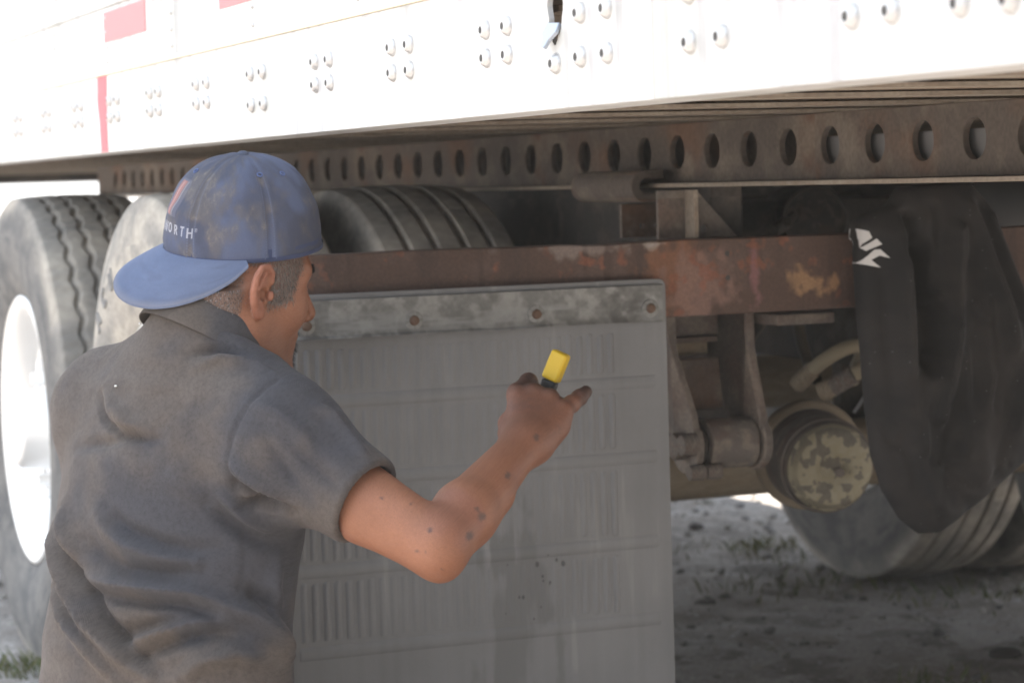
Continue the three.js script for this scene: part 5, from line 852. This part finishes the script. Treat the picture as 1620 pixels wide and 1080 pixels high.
// ---------------------------------------------------------------- jacket hung over the beam
{
  const XJ = -3.275, outline = [[-3.245, 0.9547, -1.8711], [-3.245, 0.9676, -1.8901], [-3.245, 0.9816, -1.9348], [-3.245, 1.0062, -1.952], [-3.245, 1.012, -2.0195], [-3.245, 1.0105, -2.0741], [-3.245, 0.9782, -2.1044], [-3.245, 0.9264, -2.123], [-3.245, 0.86, -2.152], [-3.245, 0.7562, -2.1992], [-3.245, 0.6548, -2.2211], [-3.245, 0.5768, -2.1843], [-3.245, 0.539, -2.1251], [-3.245, 0.4977, -2.064], [-3.245, 0.4644, -2.0083], [-3.245, 0.4655, -1.972], [-3.245, 0.4897, -1.9409], [-3.245, 0.5372, -1.9105], [-3.245, 0.5972, -1.8918], [-3.245, 0.6758, -1.8825], [-3.245, 0.7537, -1.8776], [-3.245, 0.8314, -1.8716], [-3.245, 0.8991, -1.8676]].map((p) => [p[2], p[1]]);
  const inside = (z, y) => { let d = 1, s = 1; for (let i = 0, j = outline.length - 1; i < outline.length; j = i++) { const [ax, ay] = outline[i], [bx, by] = outline[j], ex = bx - ax, ey = by - ay, wx = z - ax, wy = y - ay, t = clamp((wx * ex + wy * ey) / (ex * ex + ey * ey)); d = Math.min(d, (wx - ex * t) ** 2 + (wy - ey * t) ** 2); const c1 = y >= ay, c2 = y < by, c3 = ex * wy > ey * wx; if ((c1 && c2 && c3) || (!c1 && !c2 && !c3)) s = -s; } return s * Math.sqrt(d); };
  // folds: [points, depth, width]; ridges stand out, valleys sink in
  const L = (pts) => pts.map((p) => [p[2], p[1]]);
  const folds = [
    [L([[-3.245, 0.9368, -2.0259], [-3.245, 0.9025, -2.0264], [-3.245, 0.844, -2.0206], [-3.245, 0.7756, -2.017], [-3.245, 0.727, -2.008], [-3.245, 0.6496, -1.9872]]), 0.024, 0.013],
    [L([[-3.245, 0.9051, -1.961], [-3.245, 0.827, -1.9661], [-3.245, 0.7407, -1.9733]]), -0.046, 0.017], [L([[-3.245, 0.8163, -1.9861], [-3.245, 0.7591, -1.994]]), -0.030, 0.014], [L([[-3.245, 0.9589, -1.9476], [-3.245, 0.9055, -1.9498]]), -0.020, 0.010],
    [L([[-3.245, 0.887, -1.9271], [-3.245, 0.8092, -1.9299], [-3.245, 0.7312, -1.9327]]), 0.014, 0.012], [L([[-3.245, 0.8367, -1.9888], [-3.245, 0.8154, -2.0042], [-3.245, 0.7934, -2.0139]]), 0.010, 0.007], [L([[-3.245, 0.709, -1.9794], [-3.245, 0.6516, -1.9556], [-3.245, 0.5927, -1.9566]]), 0.009, 0.010], [L([[-3.245, 0.8686, -1.9045], [-3.245, 0.7715, -1.9068], [-3.245, 0.6933, -1.914]]), -0.008, 0.010], [L([[-3.245, 0.7451, -2.0368], [-3.245, 0.6657, -2.0444], [-3.245, 0.5873, -2.0337]]), 0.011, 0.011], [L([[-3.245, 0.8308, -2.0958], [-3.245, 0.7414, -2.1034], [-3.245, 0.6629, -2.0903]]), -0.011, 0.010], [L([[-3.245, 0.7575, -2.1758], [-3.245, 0.6791, -2.151], [-3.245, 0.6208, -2.1266]]), 0.012, 0.012], [L([[-3.245, 0.9719, -1.9961], [-3.245, 0.9036, -1.9992], [-3.245, 0.8551, -1.9914]]), -0.010, 0.010], [L([[-3.245, 0.6241, -1.927], [-3.245, 0.5442, -1.9477], [-3.245, 0.4969, -1.9862]]), -0.009, 0.008], [L([[-3.245, 0.5692, -2.0105], [-3.245, 0.5362, -2.0556], [-3.245, 0.5668, -2.1139]]), -0.010, 0.009],
    [L([[-3.245, 0.9357, -1.9193], [-3.245, 0.8386, -1.9261], [-3.245, 0.712, -1.9278], [-3.245, 0.6132, -1.9435]]), 0.016, 0.020],
    [L([[-3.245, 0.9799, -2.0518], [-3.245, 0.9173, -2.0757], [-3.245, 0.8653, -2.0965], [-3.245, 0.815, -2.1186], [-3.245, 0.7551, -2.1268]]), 0.016, 0.012], [L([[-3.245, 0.9695, -2.0698], [-3.245, 0.8796, -2.1083], [-3.245, 0.7989, -2.1439]]), -0.010, 0.008], [L([[-3.245, 0.9588, -2.0983], [-3.245, 0.8886, -2.1316], [-3.245, 0.8177, -2.1652]]), 0.014, 0.010],
    [L([[-3.245, 0.8817, -2.0567], [-3.245, 0.7829, -2.0662], [-3.245, 0.6846, -2.0585], [-3.245, 0.6079, -2.0227]]), -0.012, 0.020],
    [L([[-3.245, 0.6478, -1.894], [-3.245, 0.6153, -1.9122], [-3.245, 0.5909, -1.9543], [-3.245, 0.5807, -1.988]]), -0.007, 0.006],
    [L([[-3.245, 0.6677, -2.0125], [-3.245, 0.5897, -1.9995], [-3.245, 0.5198, -2.0095], [-3.245, 0.5073, -2.0435]]), -0.012, 0.016], [L([[-3.245, 0.5741, -1.9427], [-3.245, 0.5126, -1.9752], [-3.245, 0.5082, -2.0321], [-3.245, 0.5626, -2.1023]]), 0.014, 0.020], [L([[-3.245, 0.703, -2.0818], [-3.245, 0.6154, -2.0571], [-3.245, 0.5457, -2.0615]]), 0.014, 0.020], [L([[-3.245, 0.8226, -2.0612], [-3.245, 0.8022, -2.0746]]), 0.010, 0.010],
    [L([[-3.245, 0.7004, -2.1281], [-3.245, 0.6215, -2.115], [-3.245, 0.5634, -2.0907]]), -0.010, 0.014],
  ];
  const relief = (z, y) => { let h = 0.006 * (fbm(z * 16, y * 12, 4, 3) - 0.5); for (const [pts, a, w] of folds) { let b = 1; for (let k = 0; k < pts.length - 1; k++) { const [ax, ay] = pts[k], ex = pts[k + 1][0] - ax, ey = pts[k + 1][1] - ay, t = clamp(((z - ax) * ex + (y - ay) * ey) / (ex * ex + ey * ey)); b = Math.min(b, Math.hypot(z - ax - ex * t, y - ay - ey * t)); } h += a * Math.exp(-((b / w) ** 2)); } return h; };
  const jd = (x, y, z) => { const e = inside(z, y); if (e > 0.03) return e * 0.8; const bulge = 0.026 + 0.020 * sstep(0, -0.06, e) + relief(z, y), front = x - (XJ + bulge), back = (XJ - (y > 0.925 ? 0.03 : 0.018)) - x; return smax(smax(front * 0.75, back, 0.01), e, 0.022); };
  const g = nets(jd, [XJ - 0.06, 0.43, -2.27], [XJ + 0.12, 1.03, -1.85], 0.0045);
  const p = g.attributes.position, u = new Float32Array(p.count * 2); for (let i = 0; i < p.count; i++) { u[i * 2] = (-1.85 - p.getZ(i)) / 0.42; u[i * 2 + 1] = (p.getY(i) - 0.43) / 0.6; } g.setAttribute('uv', new THREE.BufferAttribute(u, 2));
  const marks = [[[-3.245, 0.9451, -1.8709], [-3.245, 0.9409, -1.8818], [-3.245, 0.9312, -1.8849], [-3.245, 0.9219, -1.8737], [-3.245, 0.9162, -1.8713]], [[-3.245, 0.9162, -1.8713], [-3.245, 0.93, -1.8904], [-3.245, 0.9211, -1.8968], [-3.245, 0.9112, -1.8767]], [[-3.245, 0.8923, -1.8675], [-3.245, 0.9128, -1.8867], [-3.245, 0.9134, -1.8944], [-3.245, 0.8995, -1.9052], [-3.245, 0.9038, -1.8931], [-3.245, 0.8975, -1.883], [-3.245, 0.8854, -1.8949]]].map((m) => m.map((q) => [(-1.85 - q[2]) / 0.42, (q[1] - 0.43) / 0.6]));
  const inPoly = (m, x, y) => { let s = false; for (let i = 0, j = m.length - 1; i < m.length; j = i++) if ((m[i][1] > y) !== (m[j][1] > y) && x < (m[j][0] - m[i][0]) * (y - m[i][1]) / (m[j][1] - m[i][1]) + m[i][0]) s = !s; return s; };
  const map = tex(1024, 1462, (a, b) => {
    if (a < 0.2 && b > 0.7 && marks.some((m) => inPoly(m, a, b))) return [0.70, 0.67, 0.65];
    const n = fbm(a * 7, b * 10, 3, 4), f = hash(Math.floor(a * 1024), Math.floor(b * 1462), 1), lint = hash(Math.floor(a * 330), Math.floor(b * 470), 8) > 0.9994 ? 0.14 : 0;
    return mix3([0.016, 0.0142, 0.0138], [0.030, 0.0255, 0.0232], sstep(0.35, 0.7, n)).map((q) => q * (0.85 + 0.3 * f) + lint);
  });
  const m = single('jacket', g, new THREE.MeshPhysicalMaterial({ color: lin(1, 1, 1), map, roughness: 0.9, side: THREE.DoubleSide }), 'black jacket with white printed letters hung over the rust brown beam', 'jacket');
}

// thin fog added to lift the darks, standing in for lens glare
scene.fog = new THREE.FogExp2(0xf2f1ee, 0.003);
renderer.render(scene, camera);
